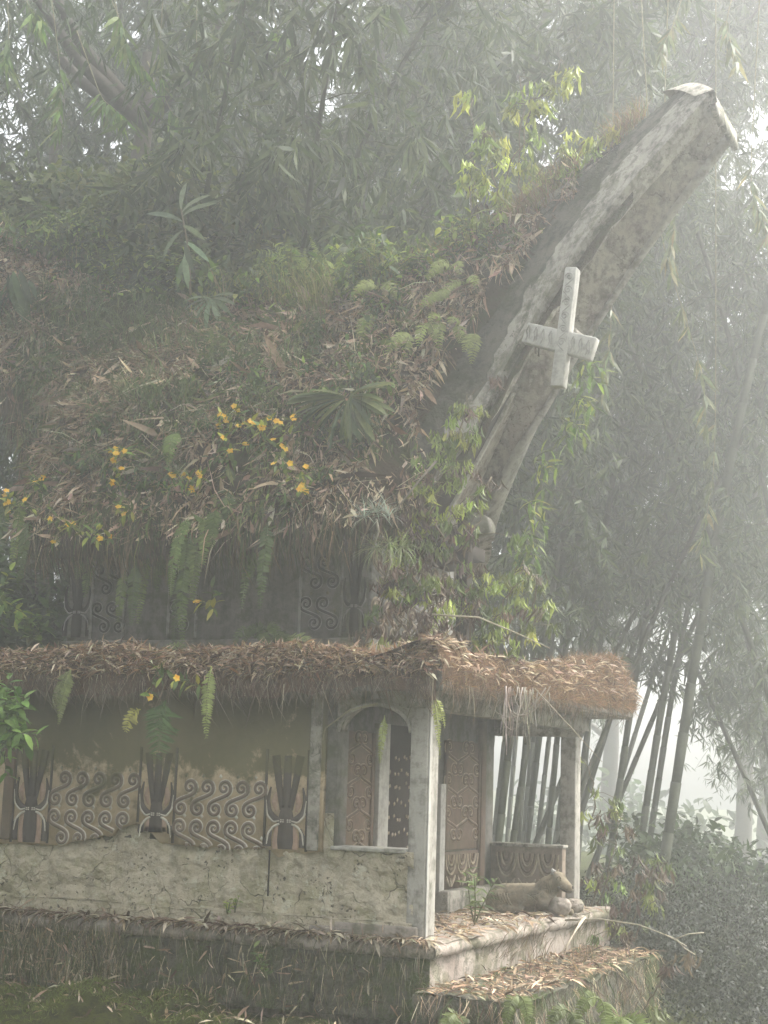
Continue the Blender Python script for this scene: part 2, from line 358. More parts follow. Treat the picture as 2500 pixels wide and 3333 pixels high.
def edge_z(x): return np.interp(x, ex, ez)
part(MB().prism(np.concatenate([np.stack([ex, ez], 1), [(ex[-1], 2.08), (ex[0], 2.08)]]), ZB-.012, .052), 'painted_plaster', 'plaster_paint')
# motifs: ribbons in the (u,z) plane
def ribbon(mb, pts, wid, h0, h1, mi=0, closed=False):
    """flat band along 2-D pts, raised from h0 to h1 (towards +h)"""
    p = np.asarray(pts, float); k = len(p); wid = np.broadcast_to(np.asarray(wid, float), (k,))
    t = nrm(np.gradient(p, axis=0)); n = np.stack([-t[:, 1], t[:, 0]], 1)
    L = p + n*wid[:, None]/2; Rr = p - n*wid[:, None]/2
    def q(a, h): return np.stack([a[:, 0], np.full(k, h), a[:, 1]], 1)
    P = np.stack([q(L, h0), q(L*.97+p*.03, h1), q(Rr*.97+p*.03, h1), q(Rr, h0)], 1)
    mb.grid(P, mi=mi)
def spiral_S(a=.044, b=.092, Rr=.068, turns=1.4, n=24):
    c = np.array([a, -b]); th1 = math.radians(25)
    th = th1 - np.linspace(turns*2*np.pi, 0, n); r = Rr*(.10 + .90*np.linspace(0, 1, n))
    h = c + np.stack([np.cos(th), np.sin(th)], 1)*r[:, None]
    p0 = h[-1]; t0 = nrm(h[-1]-h[-2])*.16; t = np.linspace(0, 1, 10)[1:-1, None]
    mid = (2*t**3-3*t**2+1)*p0 + (t**3-2*t**2+t)*t0 + (-2*t**3+3*t**2)*(-p0) + (t**3-t**2)*t0
    return np.concatenate([h, mid, -h[::-1]])
def scroll_mesh(name, mats, sc=1.0, flip=False, wd=(.046, .030, .012)):
    p = spiral_S()*sc
    if flip: p = p*np.array([-1, 1])
    m = MB(); k = len(p); tap = 1 - .45*np.abs(np.linspace(-1, 1, k))**2
    ribbon(m, p, wd[0]*sc*tap, 0, -.006, 0); ribbon(m, p, wd[1]*sc*tap, -.003, -.012, 1)
    return m.mesh(name, 0, mats), m
def place_scroll(me, m, x, z, y, parent, rotz=0.0, cut=False):
    if cut:
        v = np.concatenate(m.v); lo = v[:, 2].min()
        if z + lo < edge_z(x) - .005 or z + lo < edge_z(x-.1) or z + lo < edge_z(x+.1):
            mb = MB(); keepv = np.concatenate(m.v)
            base = 0; 
            for f, mi in zip(m.f, m.m):
                cz = keepv[f].mean(1); kf = f[(cz[:, 2] + z) > edge_z(cz[:, 0] + x) + .004]
                if len(kf): 
                    mb.f.append(kf); mb.m.append(np.full(len(kf), mi[0]))
            if not mb.f: return None
            mb.v = m.v; mb.c = m.c; mb.n = m.n
            me = mb.mesh('scroll', 0, [mm.name for mm in me.materials])
    o = bpy.data.objects.new('scroll', me); COL.objects.link(o); o.parent = parent
    o.location = (x, y, z) ; o.rotation_euler = (0, 0, rotz); return o
FX = lambda p: on(p, 2640, 'y', ZB)[0]
scA, scAm = scroll_mesh('scroll', ('paint_white', 'paint_brown'), 1.0); scA2, scA2m = scroll_mesh('scroll', ('paint_white', 'paint_brown'), 1.0, True)
DIA = MB().prism([(-.017, 0), (0, -.021), (.017, 0), (0, .021)], -.006, .001).mesh('diamond', 0, ('paint_white',))
def scroll_field(x0, x1, z0, z1, y, parent, mesh, mm, dx=.155, dz=.352, cut=False):
    k = 0; z = z0
    r = 0
    while z < z1:
        nc_ = max(1, int((x1-x0-.19)/dx) + 1); dx = (x1-x0-.19)/max(nc_-1, 1) if nc_ > 2 else dx; x = x0 + .095
        for _ in range(nc_):
            place_scroll(*((mesh, mm) if r % 2 == 0 or mesh is not scA else (scA2, scA2m)), x, z, y, parent, 0, cut)
            for ddx, ddz in ((.083, .02), (0.0, .19)):
                if not cut or z + ddz > edge_z(x + ddx) + .03:
                    o = bpy.data.objects.new('diamond', DIA); COL.objects.link(o); o.parent = parent; o.location = (x + ddx, y, z + ddz)
            x += dx
        z += dz; r += 1
PAINT = [o for o in HOUSE.children if o.name.startswith('painted_plaster')][0]
scroll_field(FX(168), FX(448), .80, 1.4, ZB-.012, PAINT, scA, scAm, cut=True)
scroll_field(FX(575), FX(862), .76, 1.3, ZB-.012, PAINT, scA, scAm, cut=True)
scroll_field(-6.1, FX(-30), .8, 1.6, ZB-.012, HOUSE, scA, scAm)
# black divider lines
for p in (45, 163, 453, 570, 866, 1003):
    x = FX(p); z0 = float(edge_z(x)) + .015
    m = MB(); m.box((x-.012, ZB-.02, z0), (x+.012, ZB-.011, 1.55)); part(m, 'divider_strip', 'paint_black', PAINT)
def buffalo(x0, x1, parent, y, z_eye, zlow, ztop, sc=1.0, mats=('paint_black', 'paint_white', 'paint_red')):
    cx = (x0+x1)/2; w = (x1-x0)/2
    m = MB()
    def rb(pts, wd, h=.012, mi=0):
        p = np.array(pts, float)*np.array([w, sc]) + np.array([cx, z_eye]);
        # catmull resample
        tt = np.linspace(0, len(p)-1, 22); p2 = np.stack([np.interp(tt, range(len(p)), p[:, 0]), np.interp(tt, range(len(p)), p[:, 1])], 1)
        for _ in range(3): p2[1:-1] = (p2[:-2] + 2*p2[1:-1] + p2[2:])/4
        ww = np.interp(np.linspace(0, 1, 22), np.linspace(0, 1, len(np.atleast_1d(wd))), np.atleast_1d(wd))*w*2
        ribbon(m, p2, ww, y - 0 , y - h, mi)
    zt = (ztop - z_eye)/sc; zl = (zlow - z_eye)/sc
    for s in (-1, 1):
        rb([(s*.48, zl), (s*.5, -.20), (s*.45, -.1), (s*.34, -.02)], [.17, .15, .12, .05], .003, 2)     # red side fields
        rb([(s*.5, .30), (s*.62, .2), (s*.5, .1)], [.08, .17, .05], .003, 2)
        rb([(s*.3, .0), (s*.62, .03), (s*.88, .10), (s*.93, .22), (s*.80, .36)], [.12, .15, .13, .09, .02], .012, 0)   # horns
        rb([(s*.3, -.0), (s*.62, -.015), (s*.93, .06), (s*1.0, .22)], [.035, .04, .035, .015], .015, 1)
        rb([(s*.3, -.03), (s*.6, -.06), (s*.85, -.13), (s*.92, -.25)], [.05, .05, .04, .02], .012, 1)
        rb([(s*.85, zl+.02), (s*.88, -.2), (s*.72, -.08)], [.16, .18, .05], .007, 0)
        rb([(s*.2, .12), (s*.38, zt*.5), (s*.62, zt)], [.12, .15, .2], .010, 0)        # ears / feathers
    rb([(0, zl), (0, -.22), (0, -.08), (0, .05), (0, .14)], [.34, .40, .36, .36, .26], .011, 0)
    rb([(0, .1), (0, zt)], [.22, .17], .010, 0)
    for s in (-1, 1):
        for a in range(4):
            th = a*math.pi/2 + math.pi/4
            q = np.array([cx + s*.17*w + .05*w*1.6*math.cos(th), z_eye - .0 + .012*sc*1.2*math.sin(th)])
            m.box((q[0]-.006, y-.018, q[1]-.006), (q[0]+.006, y-.008, q[1]+.006), mi=1)
    return part(m, 'buffalo_motif', mats, parent)
for a, b in ((48, 160), (457, 567), (870, 1000)):
    xa, xb = FX(a), FX(b); zz = {48: on(105, 2632, 'y', 0)[2], 457: on(510, 2650, 'y', 0)[2], 870: on(925, 2672, 'y', 0)[2]}[a]
    zl = max(float(edge_z((xa+xb)/2)), float(edge_z(xa+.05)), float(edge_z(xb-.05))) + .01
    buffalo(xa, xb, PAINT, ZB-.012, zz, zl, 1.5, .8)
part(MB().box((FX(1006), -.035, .70), (FX(1042), .06, 2.08)), 'wall_post', 'concrete', bevel=.01)
part(MB().box((FX(12), -.035, .66), (FX(44), .06, 2.08)), 'wall_post', 'wood_brown', bevel=.01)
part(MB().box((FX(885)-.003, -.02, .3), (FX(885)+.004, -.0, .69)), 'wall_crack_rod', 'dark_opening')
# front pillar, back pillar
def pillar(x0, x1, y0, y1, mat='concrete_pale'):
    m = MB(); n = 14
    for k in range(1): m.box((x0, y0, 0), (x1, y1, 2.08))
    o = part(m, 'pillar', mat, bevel=.014); 
    part(MB().box((x0-.035, y0-.035, 1.92), (x1+.035, y1+.035, 2.07)), 'pillar_capital', 'concrete', o, bevel=.012); return o
pillar(-.225, -.06, .02, .26); pillar(-.47, -.29, 4.78, 4.98)
part(MB().box((-.059, .03, .02), (-.046, .075, 2.05)), 'pillar_edge_moulding', 'cross_stone', bevel=.004)
# arch lintel in the long side
ax0, ax1 = -.93, -.225; th = np.linspace(0, np.pi, 18)
arc = np.stack([(ax0+ax1)/2 + (ax1-ax0)/2*np.cos(th), 1.72 + .24*np.sin(th)], 1)
poly = np.concatenate([arc, [(ax0-.0, 2.1), (ax1, 2.1)]])
part(MB().prism(poly[::-1], .04, .24), 'arched_lintel', 'concrete')
ar2 = np.stack([(ax0+ax1)/2 + ((ax1-ax0)/2-.01)*np.cos(th), 1.715 + .235*np.sin(th)], 1)
m = MB(); m.tube(np.stack([ar2[:, 0], np.full(18, .045), ar2[:, 1]], 1), .018, 6); part(m, 'arch_moulding', 'concrete_pale')
# inner gable wall with carved panels (faces +x)
GX = -1.2
part(MB().box((GX-.15, .28, .0), (GX, 4.6, 2.1)), 'inner_gable_wall', 'wall_grey')
GY = lambda p, q=2650: on(p, q, 'x', GX)[1]
scB, scBm = scroll_mesh('scroll', ('wood_cream', 'wood_brown'), 1.25, wd=(.036, .020, .01))
scC, scCm = scroll_mesh('scroll', ('wood_cream', 'wood_brown'), 1.25, True, wd=(.036, .020, .01))
def carved_panel(y0, y1, z0, z1, ny, nz):
    p = part(MB().box((GX, y0, z0), (GX+.03, y1, z1)), 'carved_panel', 'wood_brown', bevel=.005)
    for i in range(ny):
        for j in range(nz):
            me = scB if (i % 2 == 0) else scC
            o = bpy.data.objects.new('scroll', me); COL.objects.link(o); o.parent = p
            o.location = (GX+.03, y0 + (y1-y0)*(i+.5)/ny, z0 + .1 + (z1-z0-.1)*(j+.5)/nz); o.rotation_euler = (0, 0, math.pi/2)
            o.scale = ((y1-y0)/ny/.235, 1, (z1-z0)/nz/.40)
    for y in (y0, y1):
        part(MB().box((GX+.028, y-.03, z0), (GX+.045, y+.03, z1)), 'panel_frame', 'wood_brown', p)
    return p
yA0, yA1 = GY(1068), GY(1205); carved_panel(yA0+.05, yA1-.05, .45, 1.75, 3, 4)
part(MB().box((GX, GY(1210), .40), (GX+.07, GY(1243), 1.85)), 'door_post', 'cross_stone', bevel=.006)
part(MB().box((GX-.01, GY(1248), .3), (GX+.012, GY(1350), 1.85)), 'door_leaf', 'dark_opening')
dl = [o for o in HOUSE.children if o.name == 'door_leaf'][0]; inl = MB().box((0, -.018, -.014), (.005, .018, .014)).mesh('inlay', 0, ('wood_cream',))
for k in range(48):
    o = bpy.data.objects.new('inlay', inl); COL.objects.link(o); o.parent = dl
    o.location = (GX+.0125, GY(1262) + (k % 6)*(GY(1340)-GY(1262))/6 + .03*rng.normal(), .5 + (k//6)*.15 + .02*rng.normal()); o.rotation_euler = (rng.random()*.8, 0, 0)
yB0, yB1 = GY(1440), GY(1548); carved_panel(yB0, yB1, .62, 1.75, 3, 3)
part(MB().box((GX, GY(1418), .2), (GX+.06, GY(1434), 1.3)), 'door_post', 'cross_stone', bevel=.006)
part(MB().box((GX, yA0-.25, .4), (GX+.05, yA0-.02, .98)), 'stub_post', 'cross_stone', bevel=.01)
part(MB().box((GX, yB1+.02, .0), (GX+.06, yB1+.16, 2.0)), 'corner_post', 'wood_brown', bevel=.01)
part(MB().box((GX, GY(1418), .0), (GX+.16, 4.5, .22)), 'bench_plinth', 'concrete', bevel=.015)
# fan carving below the second panel and swags on the back parapet
def swag_set(u0, u1, z0, z1, n, conv, parent):
    for i in range(n):
        m = MB(); cx = (i+.5)/n
        wd = (u1-u0)/n
        for k, rr in enumerate((.95, .74, .53, .32)):
            th = np.linspace(np.pi, 2*np.pi, 15)
            p = np.stack([wd/2*rr*np.cos(th), (z1-z0)*.62*rr*np.sin(th)], 1)
            ribbon(m, p, .022, 0, -.014, k % 2)
        for s in (-1, 0, 1):
            p = np.stack([np.linspace(s*wd*.1, s*wd*.42, 6)[::-1], np.linspace(-(z1-z0)*.95, -(z1-z0)*.62 if s else -(z1-z0)*.7, 6)[::-1]], 1)
            ribbon(m, p, [.008, .02, .03, .03, .02, .008], 0, -.014, 0)
        o = bpy.data.objects.new('swag_carving', m.mesh('swag_carving', 0, ('wood_cream', 'wood_brown'))); COL.objects.link(o); o.parent = parent
        conv(o, u0 + wd*(i+.5), z1 - .01)
bw = part(MB().box((GX, 4.55, -.0), (-.36, 4.68, .64)), 'back_parapet', 'wood_pale', bevel=.006)
def cv1(o, u, z): o.location = (u, 4.549, z)
swag_set(GX+.07, -.4, .14, .58, 3, cv1, bw)
part(MB().box((GX-.0, 4.52, .64), (-.34, 4.70, .675)), 'parapet_coping', 'concrete', bevel=.008)
fp = part(MB().box((GX, GY(1440), .22), (GX+.03, GY(1550), .60)), 'carved_panel', 'wood_brown')
def cv2(o, u, z): o.location = (GX+.03, u, z); o.rotation_euler = (0, 0, math.pi/2)
swag_set(GY(1442), GY(1548), .24, .58, 3, cv2, fp)
part(MB().box((GX, 4.6, 1.86), (-.2, 4.75, 2.08)), 'back_lintel', 'concrete')
part(MB().box((-.3, .27, 1.93), (-.14, 4.8, 2.08)), 'gable_beam', 'concrete')
# rear part of the lower storey (keeps light out)
part(MB().box((-6.5, .28, .0), (GX-.15, 4.7, 2.1)), 'rear_wall', 'wall_grey')
# canopy slab
CX1 = .20
m = MB(); m.box((-6.6, -.36, 2.085), (CX1, 5.25, 2.22)); part(m, 'canopy_slab', 'concrete', bevel=.02)
part(MB().box((-6.6, -.40, 2.04), (CX1+.03, -.365, 2.235)).box((CX1+.003, -.365, 2.10), (CX1+.035, 5.28, 2.235)), 'canopy_fascia', 'wall_grey', bevel=.015)
# upper box
UY0, UY1, UX0, UX1 = .95, 3.05, -4.52, -1.12
UBX = part(MB().box((UX0, UY0, 2.2), (UX1, UY1, 4.6)), 'upper_wall', 'wall_grey')
part(MB().box((UX0-.05, UY0-.06, 2.22), (UX1+.06, UY1, 2.62)), 'upper_plinth', 'wall_grey', bevel=.02)
scU, scUm = scroll_mesh('scroll', ('line_grey', 'dark_opening'), 1.0, wd=(.04, .024, .01))
UXp = lambda p: on(p, 1900, 'y', UY0)[0]
for a, b in ((310, 405), (560, 640), (985, 1110)):
    scroll_field(UXp(a), UXp(b)+.05, 2.86, 3.5, UY0, UBX, scU, scUm, .18, .39)
for a, b in ((215, 302), (1118, 1195)):
    buffalo(UXp(a), UXp(b), UBX, UY0, 2.92, 2.66, 3.5, .75, ('dark_opening', 'line_grey', 'wall_grey'))
for p in (305, 410, 555, 645, 980, 1114): 
    part(MB().box((UXp(p)-.012, UY0-.015, 2.64), (UXp(p)+.012, UY0, 3.7)), 'divider_strip', 'line_grey', UBX)
# gable end of the upper box: pale carved boards
GBX = UX1
gp = part(MB().box((GBX, UY0+.04, 2.6), (GBX+.03, UY1-.02, 3.9)), 'gable_panel', 'line_grey')
scG, scGm = scroll_mesh('scroll', ('wood_cream', 'wood_brown'), 1.2, wd=(.05, .022, .01))
for j in range(2):
    for i in range(7):
        o = bpy.data.objects.new('scroll', scG); COL.objects.link(o); o.parent = gp
        o.location = (GBX+.03, UY0 + .22 + i*.28, 2.82 + j*.46); o.rotation_euler = (0, 0, math.pi/2); o.scale = (1.2, 1, 1)
# post under the prow, beam ends
part(MB().box((-.62, 1.93, 2.22), (-.5, 2.07, 3.95)), 'prow_post', 'dark_opening', bevel=.01)
m = MB(); th = np.linspace(-.3, np.pi, 12)
q = np.concatenate([np.stack([-.42+.14*np.cos(th), 3.78+.16*np.sin(th)], 1), [(-1.0, 3.86), (-1.0, 3.6)]])
m.prism(q[::-1], 1.9, 2.1); part(m, 'beam_end', 'wall_grey')
part(MB().box((-1.15, 1.35, 3.55), (-.6, 2.65, 3.68)), 'tie_beam', 'dark_opening')

# ------------------------------------------------------------------ roof
KS = np.array([0, .25, .4, .5, .58, .7, .85, 1])
KE = np.array([(-2.8, .22, 3.5), (-1.55, .25, 3.52), (-.9, .5, 3.66), (-.6, 1.08, 4.0), (-.24, 1.31, 4.6), (.22, 1.33, 5.42), (.95, 1.35, 6.5), (2.02, 1.5, 7.72)])
KR = np.array([(-2.8, 2, 6.28), (-1.9, 2, 6.33), (-1.3, 2, 6.45), (-.95, 2, 6.6), (-.55, 2, 6.78), (.1, 2, 7.1), (.88, 2, 7.58), (1.58, 2, 8.06)])
def curve(K, s):
    s = np.asarray(s, float); out = np.zeros(s.shape + (3,))
    m_ = np.gradient(K, KS, axis=0); m_[0] = np.array([m_[0][0], 0, 0])
    i = np.clip(np.searchsorted(KS, s, 'right') - 1, 0, len(KS)-2); h = (KS[i+1]-KS[i]); t = (s-KS[i])/h
    t = t[..., None]; h = h[..., None]
    return (2*t**3-3*t**2+1)*K[i] + (t**3-2*t**2+t)*h*m_[i] + (-2*t**3+3*t**2)*K[i+1] + (t**3-t**2)*h*m_[i+1]
def roofP(s, v, far=False):
    """s in [-1,1] along the roof, v 0 eave .. 1 ridge"""
    s = np.asarray(s, float); v = np.asarray(v, float); a = np.abs(s)
    E = curve(KE, a); Rr = curve(KR, a); bl = np.clip(1 - (a-.35)/.3, 0, 1)*.24 + .05
    P = E*(1-v)[..., None] + Rr*v[..., None] + (4*v*(1-v)*bl)[..., None]*np.array([.05, -.75, .55])
    P[..., 0] = np.where(s < 0, -5.6 - P[..., 0], P[..., 0])
    if far: P[..., 1] = 4 - P[..., 1]
    return P
SS, VV = np.meshgrid(np.linspace(-1, 1, 121), np.linspace(0, 1, 25), indexing='ij')
def surf_normals(P):
    a = np.gradient(P, axis=0); b = np.gradient(P, axis=1); return nrm(np.cross(a, b))
Pn = roofP(SS, VV); Nn = surf_normals(Pn); Nn *= np.sign((Nn*np.array([0, -1, .3])).sum(-1, keepdims=True))
Pf = Pn*np.array([1, -1, 1]) + np.array([0, 4, 0]); Nf = Nn*np.array([1, -1, 1])
rough = (np.clip(1 - (np.abs(SS) - .5)/.12, .25, 1))[..., None]*np.vectorize(lambda x, y, z: .03*fnoise((x, y, z), 2.5) + .02*fnoise((x, y, z), 7))(*[Pn[..., k] for k in range(3)])[..., None]
TH = .13
for nm, P, Nr, sg in (('roof_slope', Pn, Nn, 1), ('roof_slope', Pf, Nf, -1)):
    m = MB(); a_, b_ = P.shape[:2]; gI = np.arange(a_-1)[:, None]*b_; gJ = np.arange(b_-1)[None]
    F4 = np.stack([gI+gJ, gI+gJ+1, gI+b_+gJ+1, gI+b_+gJ], -1); lim = np.where(np.abs(SS[:-1, 0]) > .5, 3 + 12*np.clip((np.abs(SS[:-1, 0])-.6)/.4, 0, 1), 0)
    jag = np.array([1.6*fnoise((k*.8, 0, 0)) for k in range(a_-1)]); low = gJ < (lim + jag)[:, None]
    m.add((P + Nr*rough).reshape(-1, 3), [F4[~low]], mi=2); m.f.append(F4[low] ); m.m.append(np.full(low.sum(), 0))
    Pi = P - Nr*TH; m.grid(Pi, mi=1)
    m.grid(np.stack([P[:, 0] + (Nr*rough)[:, 0], Pi[:, 0]], 1), mi=0)
    for e in (0, -1): m.grid(np.stack([P[e] + (Nr*rough)[e], Pi[e]], 1), mi=0)
    o = part(m, nm, ('concrete', 'concrete_soffit', 'moss_crust'), smooth=True)
# rim boards along the prow edges
for P, Nr, sg in ((Pn, Nn, -1), (Pf, Nf, 1)):
    for half in (1, -1):
        ii = np.where((SS[:, 0]*half > .46))[0]; 
        c = P[ii, 0]; n = Nr[ii, 0]; ins = nrm(P[ii, 1] - P[ii, 0])
        jit = np.array([.006*fnoise(q*4) for q in c])[:, None]
        A = c + n*(.03+jit); B = c - n*(.17+jit); Cc = B + ins*.10; D = A + ins*.10
        part(MB().grid(np.stack([A, B, Cc, D, A], 1)), 'rim_board', 'concrete' if sg < 0 else 'concrete_pale', smooth=False)
# inner ribs that show under the prow
for v0, wd, dp, mat in ((.55, .10, .10, 'concrete_soffit'), (.9, .16, .12, 'dark_opening')):  # upper rib coloured near-black, painting in the shade along the ridge valley
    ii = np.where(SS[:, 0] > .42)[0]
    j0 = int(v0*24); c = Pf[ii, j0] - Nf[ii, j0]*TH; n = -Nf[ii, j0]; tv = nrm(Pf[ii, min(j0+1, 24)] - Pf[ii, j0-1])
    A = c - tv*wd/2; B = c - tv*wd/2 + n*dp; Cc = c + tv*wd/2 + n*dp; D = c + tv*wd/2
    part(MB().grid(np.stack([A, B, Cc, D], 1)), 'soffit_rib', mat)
# end plates with scalloped lower edge
for half in (0, -1):
    prof = np.concatenate([Pn[half], Pf[half][::-1][1:]]); k = len(prof)
    ax = nrm(Pn[-1, 0] - Pn[-4, 0]) * (np.array([1, 1, 1]) if half == -1 else np.array([-1, 1, 1]))
    sx = np.sign(ax[0]); dn_ = nrm(np.array([.25*sx, 0, -1])); ox = np.array([sx, 0, .2]); dep = .07 + .012*rng.normal(size=k)
    A = prof - dn_*.06; B = prof + dn_*dep[:, None]
    part(MB().grid(np.stack([A - ox*.14, A + ox*.05, B + ox*.05, B - ox*.02], 1)), 'prow_end_plate', 'concrete')
    kk = 40; u_ = np.linspace(0, 1, kk)[:, None]; tl = Pn[half, 0]*(1-u_) + Pf[half, 0]*u_ + np.array([.03*sx, 0, .05]); sk = (.15 + .06*np.abs(np.sin(u_*np.pi*5)) + .01*rng.normal(size=(kk, 1)))*np.array([.12*sx, 0, -1])
    part(MB().grid(np.stack([tl - ox*.08, tl, tl + sk, tl + sk - ox*.05, tl - ox*.05], 1)), 'prow_skirt', 'concrete')
# gable wall between the rims, sloping outward
s_ = np.linspace(.44, .66, 12); E_ = curve(KE, s_)
Lf = np.stack([E_[:, 0]-.28, E_[:, 1]+.12, E_[:, 2]+.02], 1); Rt = Lf*np.array([1, -1, 1]) + np.array([0, 4, 0])
part(MB().grid(np.stack([Lf + (Rt-Lf)*k/6 for k in range(7)], 1)), 'gable_board', 'concrete_soffit')
c0 = (Lf+Rt)/2
part(MB().grid(np.stack([c0 + np.array([.02, -.16, 0]), c0 + np.array([.10, -.16, 0]), c0 + np.array([.10, .05, 0]), c0 + np.array([.02, .05, 0])], 1)), 'gable_strip', 'dark_opening')  # dark strip paints in the deep shade below the ridge, not a board
part(MB().grid(np.stack([c0 + np.array([.02, .05, 0]), c0 + np.array([.13, .05, 0]), c0 + np.array([.13, .10, 0]), c0 + np.array([.02, .10, 0])], 1)), 'gable_strip', 'concrete_pale')  # pale edge batten beside the dark strip
gi = Lf[-1]; 
for k in range(5):
    part(MB().box((.12, 1.75+.1*k, 5.55), (.135, 1.77+.1*k, 5.95)), 'lattice_bar', 'wood_brown')
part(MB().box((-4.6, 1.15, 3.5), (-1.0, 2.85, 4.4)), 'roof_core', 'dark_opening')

# ------------------------------------------------------------------ carved cross hanging from the prow
cc = on(1845, 1110, 'y', 1.15); cc0 = cc
CR = empty('carved_cross', cc, 'pale stone cross carved with scrolls hanging below the roof prow', 'cross')
tp, bt, le, ri = on(1865, 875, 'y', 1.15), on(1818, 1262, 'y', 1.15), on(1712, 1085, 'y', 1.15), on(1930, 1140, 'y', 1.15)
def bar(a, b, wu, th_, other):
    d = nrm(b-a); o = nrm(np.array(other) - d*np.dot(other, d)); n = np.cross(d, o); L = np.linalg.norm(b-a)
    vs_ = []
    for s, k in ((0, .92), (1, 1.0)):
        for i, j in ((-1, -1), (1, -1), (1, 1), (-1, 1)): vs_.append(a + d*L*s + o*wu/2*i*k + n*th_/2*j)
    return np.array(vs_), [np.array([[0, 1, 2, 3], [7, 6, 5, 4], [0, 4, 5, 1], [1, 5, 6, 2], [2, 6, 7, 3], [3, 7, 4, 0]])]
MB().add(*bar(tp, bt, .125, .13, (1, 0, 0))).build('upright_beam', 'cross_stone', CR, bevel=.012)
cb0 = cc + np.array([-.36, 0, .03]); 
MB().add(*bar(np.array([le[0], 1.15, le[2]]), np.array([ri[0]+.02, 1.15, ri[2]+.0]), .215, .105, (0, 0, 1))).build('cross_arm', 'cross_stone', CR, bevel=.015)
dv = nrm(tp-bt)
for k in range(6):
    q = bt + dv*(.42 + .125*k) ; th = np.linspace(0, 4.2*np.pi/1.4, 20); r = .006 + .034*np.linspace(0, 1, 20); s = 1 if k % 2 else -1
    m = MB(); ribbon(m, np.stack([s*r*np.cos(th), r*np.sin(th)], 1), .010, 0, -.006); ribbon(m, np.array([(s*.04, -.02), (s*.0, -.06), (-s*.03, -.09)]), .009, 0, -.006)
    o = bpy.data.objects.new('scroll', m.mesh('scroll', 0, ('line_grey',))); COL.objects.link(o); o.parent = CR
    o.location = (q + np.array([0, -.066, 0]) - cc).tolist(); o.rotation_euler = (0, math.atan2(dv[0], dv[2]), 0)
for k in range(9):
    f = (k+.5)/9
    if .42 < f < .66: continue
    q = le*(1-f) + ri*f; m = MB(); ribbon(m, np.array([(-.02, -.07), (.0, -.03), (-.012, .02), (.015, .07)]), .012, 0, -.005); ribbon(m, np.array([(.015, -.06), (.02, .0), (.02, .05)]), .01, 0, -.005)
    o = bpy.data.objects.new('carved_line', m.mesh('carved_line', 0, ('line_grey',))); COL.objects.link(o); o.parent = CR; o.location = (q + np.array([0, -.054, 0]) - cc).tolist()
MB().box((cc[0]-.04, 1.2, cc[2]+.10), (cc[0]+.03, 1.75, cc[2]+.17)).build('support_beam', 'concrete', CR)
exec_after = []
# ------------------------------------------------------------------ ray targets for planting
bpy.context.view_layer.update()
TREE = None
def rebuild_targets(extra=()):
    global TREE
    bv, bf = [], []
    for o in list(HOUSE.children) + [bpy.data.objects['ground'], bpy.data.objects['mossy_bank']] + list(extra):
        if o.type != 'MESH' or o.name.startswith(('scroll', 'swag', 'rim_board', 'diamond')): continue
        b = len(bv); bv += [tuple(v.co) for v in o.data.vertices]; bf += [[i + b for i in p.vertices] for p in o.data.polygons]
    TREE = BVHTree.FromPolygons(bv, bf)
rebuild_targets()
def hit(px, py):
    d = ray(px, py); p, n, i, dist = TREE.ray_cast(Vector(CAM), Vector(d), 200)
    if p is None: return None, None
    n = np.array(n); n = n if n @ d < 0 else -n
    return np.array(p), n
def U(a, b, n=None): return rng.uniform(a, b, n)
def rv(n): return nrm(rng.normal(size=(n, 3)))
def pick(cols, n, jit=.18, wts=None):
    c = np.array(cols, float)[rng.choice(len(cols), n, p=wts)]
    return np.clip(c * (1 + rng.normal(0, jit, (n, 1))) * (1 + rng.normal(0, .05, (n, 3))), .004, .9)
DRY = [(.46, .35, .235), (.32, .225, .15), (.19, .125, .085), (.085, .056, .04), (.62, .52, .38)]; DRYW = [.31, .26, .18, .12, .13]
ORANGE = [(.34, .19, .10), (.27, .15, .085), (.20, .125, .08), (.40, .27, .15), (.16, .13, .05)]
GREEN = [(.09, .16, .03), (.13, .21, .04), (.065, .115, .025), (.18, .25, .05)]
DKGREEN = [(.05, .085, .022), (.04, .068, .02), (.065, .10, .028)]
YGREEN = [(.26, .33, .06), (.33, .36, .075), (.18, .26, .055)]
DOWN = np.array([0, 0, -1.])
SIMPLE = leaf_tpl([0, .4, 1], [0, .2, 0], .1, 0, mid=False)

# ------------------------------------------------------------------ leaf mat and litter on the roof
s_, v_ = np.meshgrid(np.linspace(-1, .90, 130), np.linspace(-.03, 1.0, 40), indexing='ij')
P = roofP(s_, np.clip(v_, 0, 1)); Nr = surf_normals(P); Nr *= np.sign((Nr*np.array([0, -1, .3])).sum(-1, keepdims=True))
tap = np.clip((.88 - s_)/.3, 0, 1) * np.where(s_ > .47, np.clip((v_-.22-1.15*(s_-.5))/.2, 0, 1), 1)
amp = np.vectorize(lambda x, y, z: .10 + .16*fnoise((x, y, z), 1.1) + .10*fnoise((x, y, z), 3) + .04*fnoise((x, y, z), 9))(P[..., 0], P[..., 1], P[..., 2])
Pm = P + Nr*((np.maximum(amp, .015) + .05)*tap - .05)[..., None] - np.array([0, 0, 1])*(np.where(v_ < 0, .10 + .1*rng.random(v_.shape), 0))[..., None]
RMAT = MB().grid(Pm).build('leaf_mat', 'mat_roof', smooth=True); rebuild_targets([RMAT])
tag(RMAT, 'thick dark mat of moss and rotting leaves covering the roof', 'leaf litter', kind='stuff')
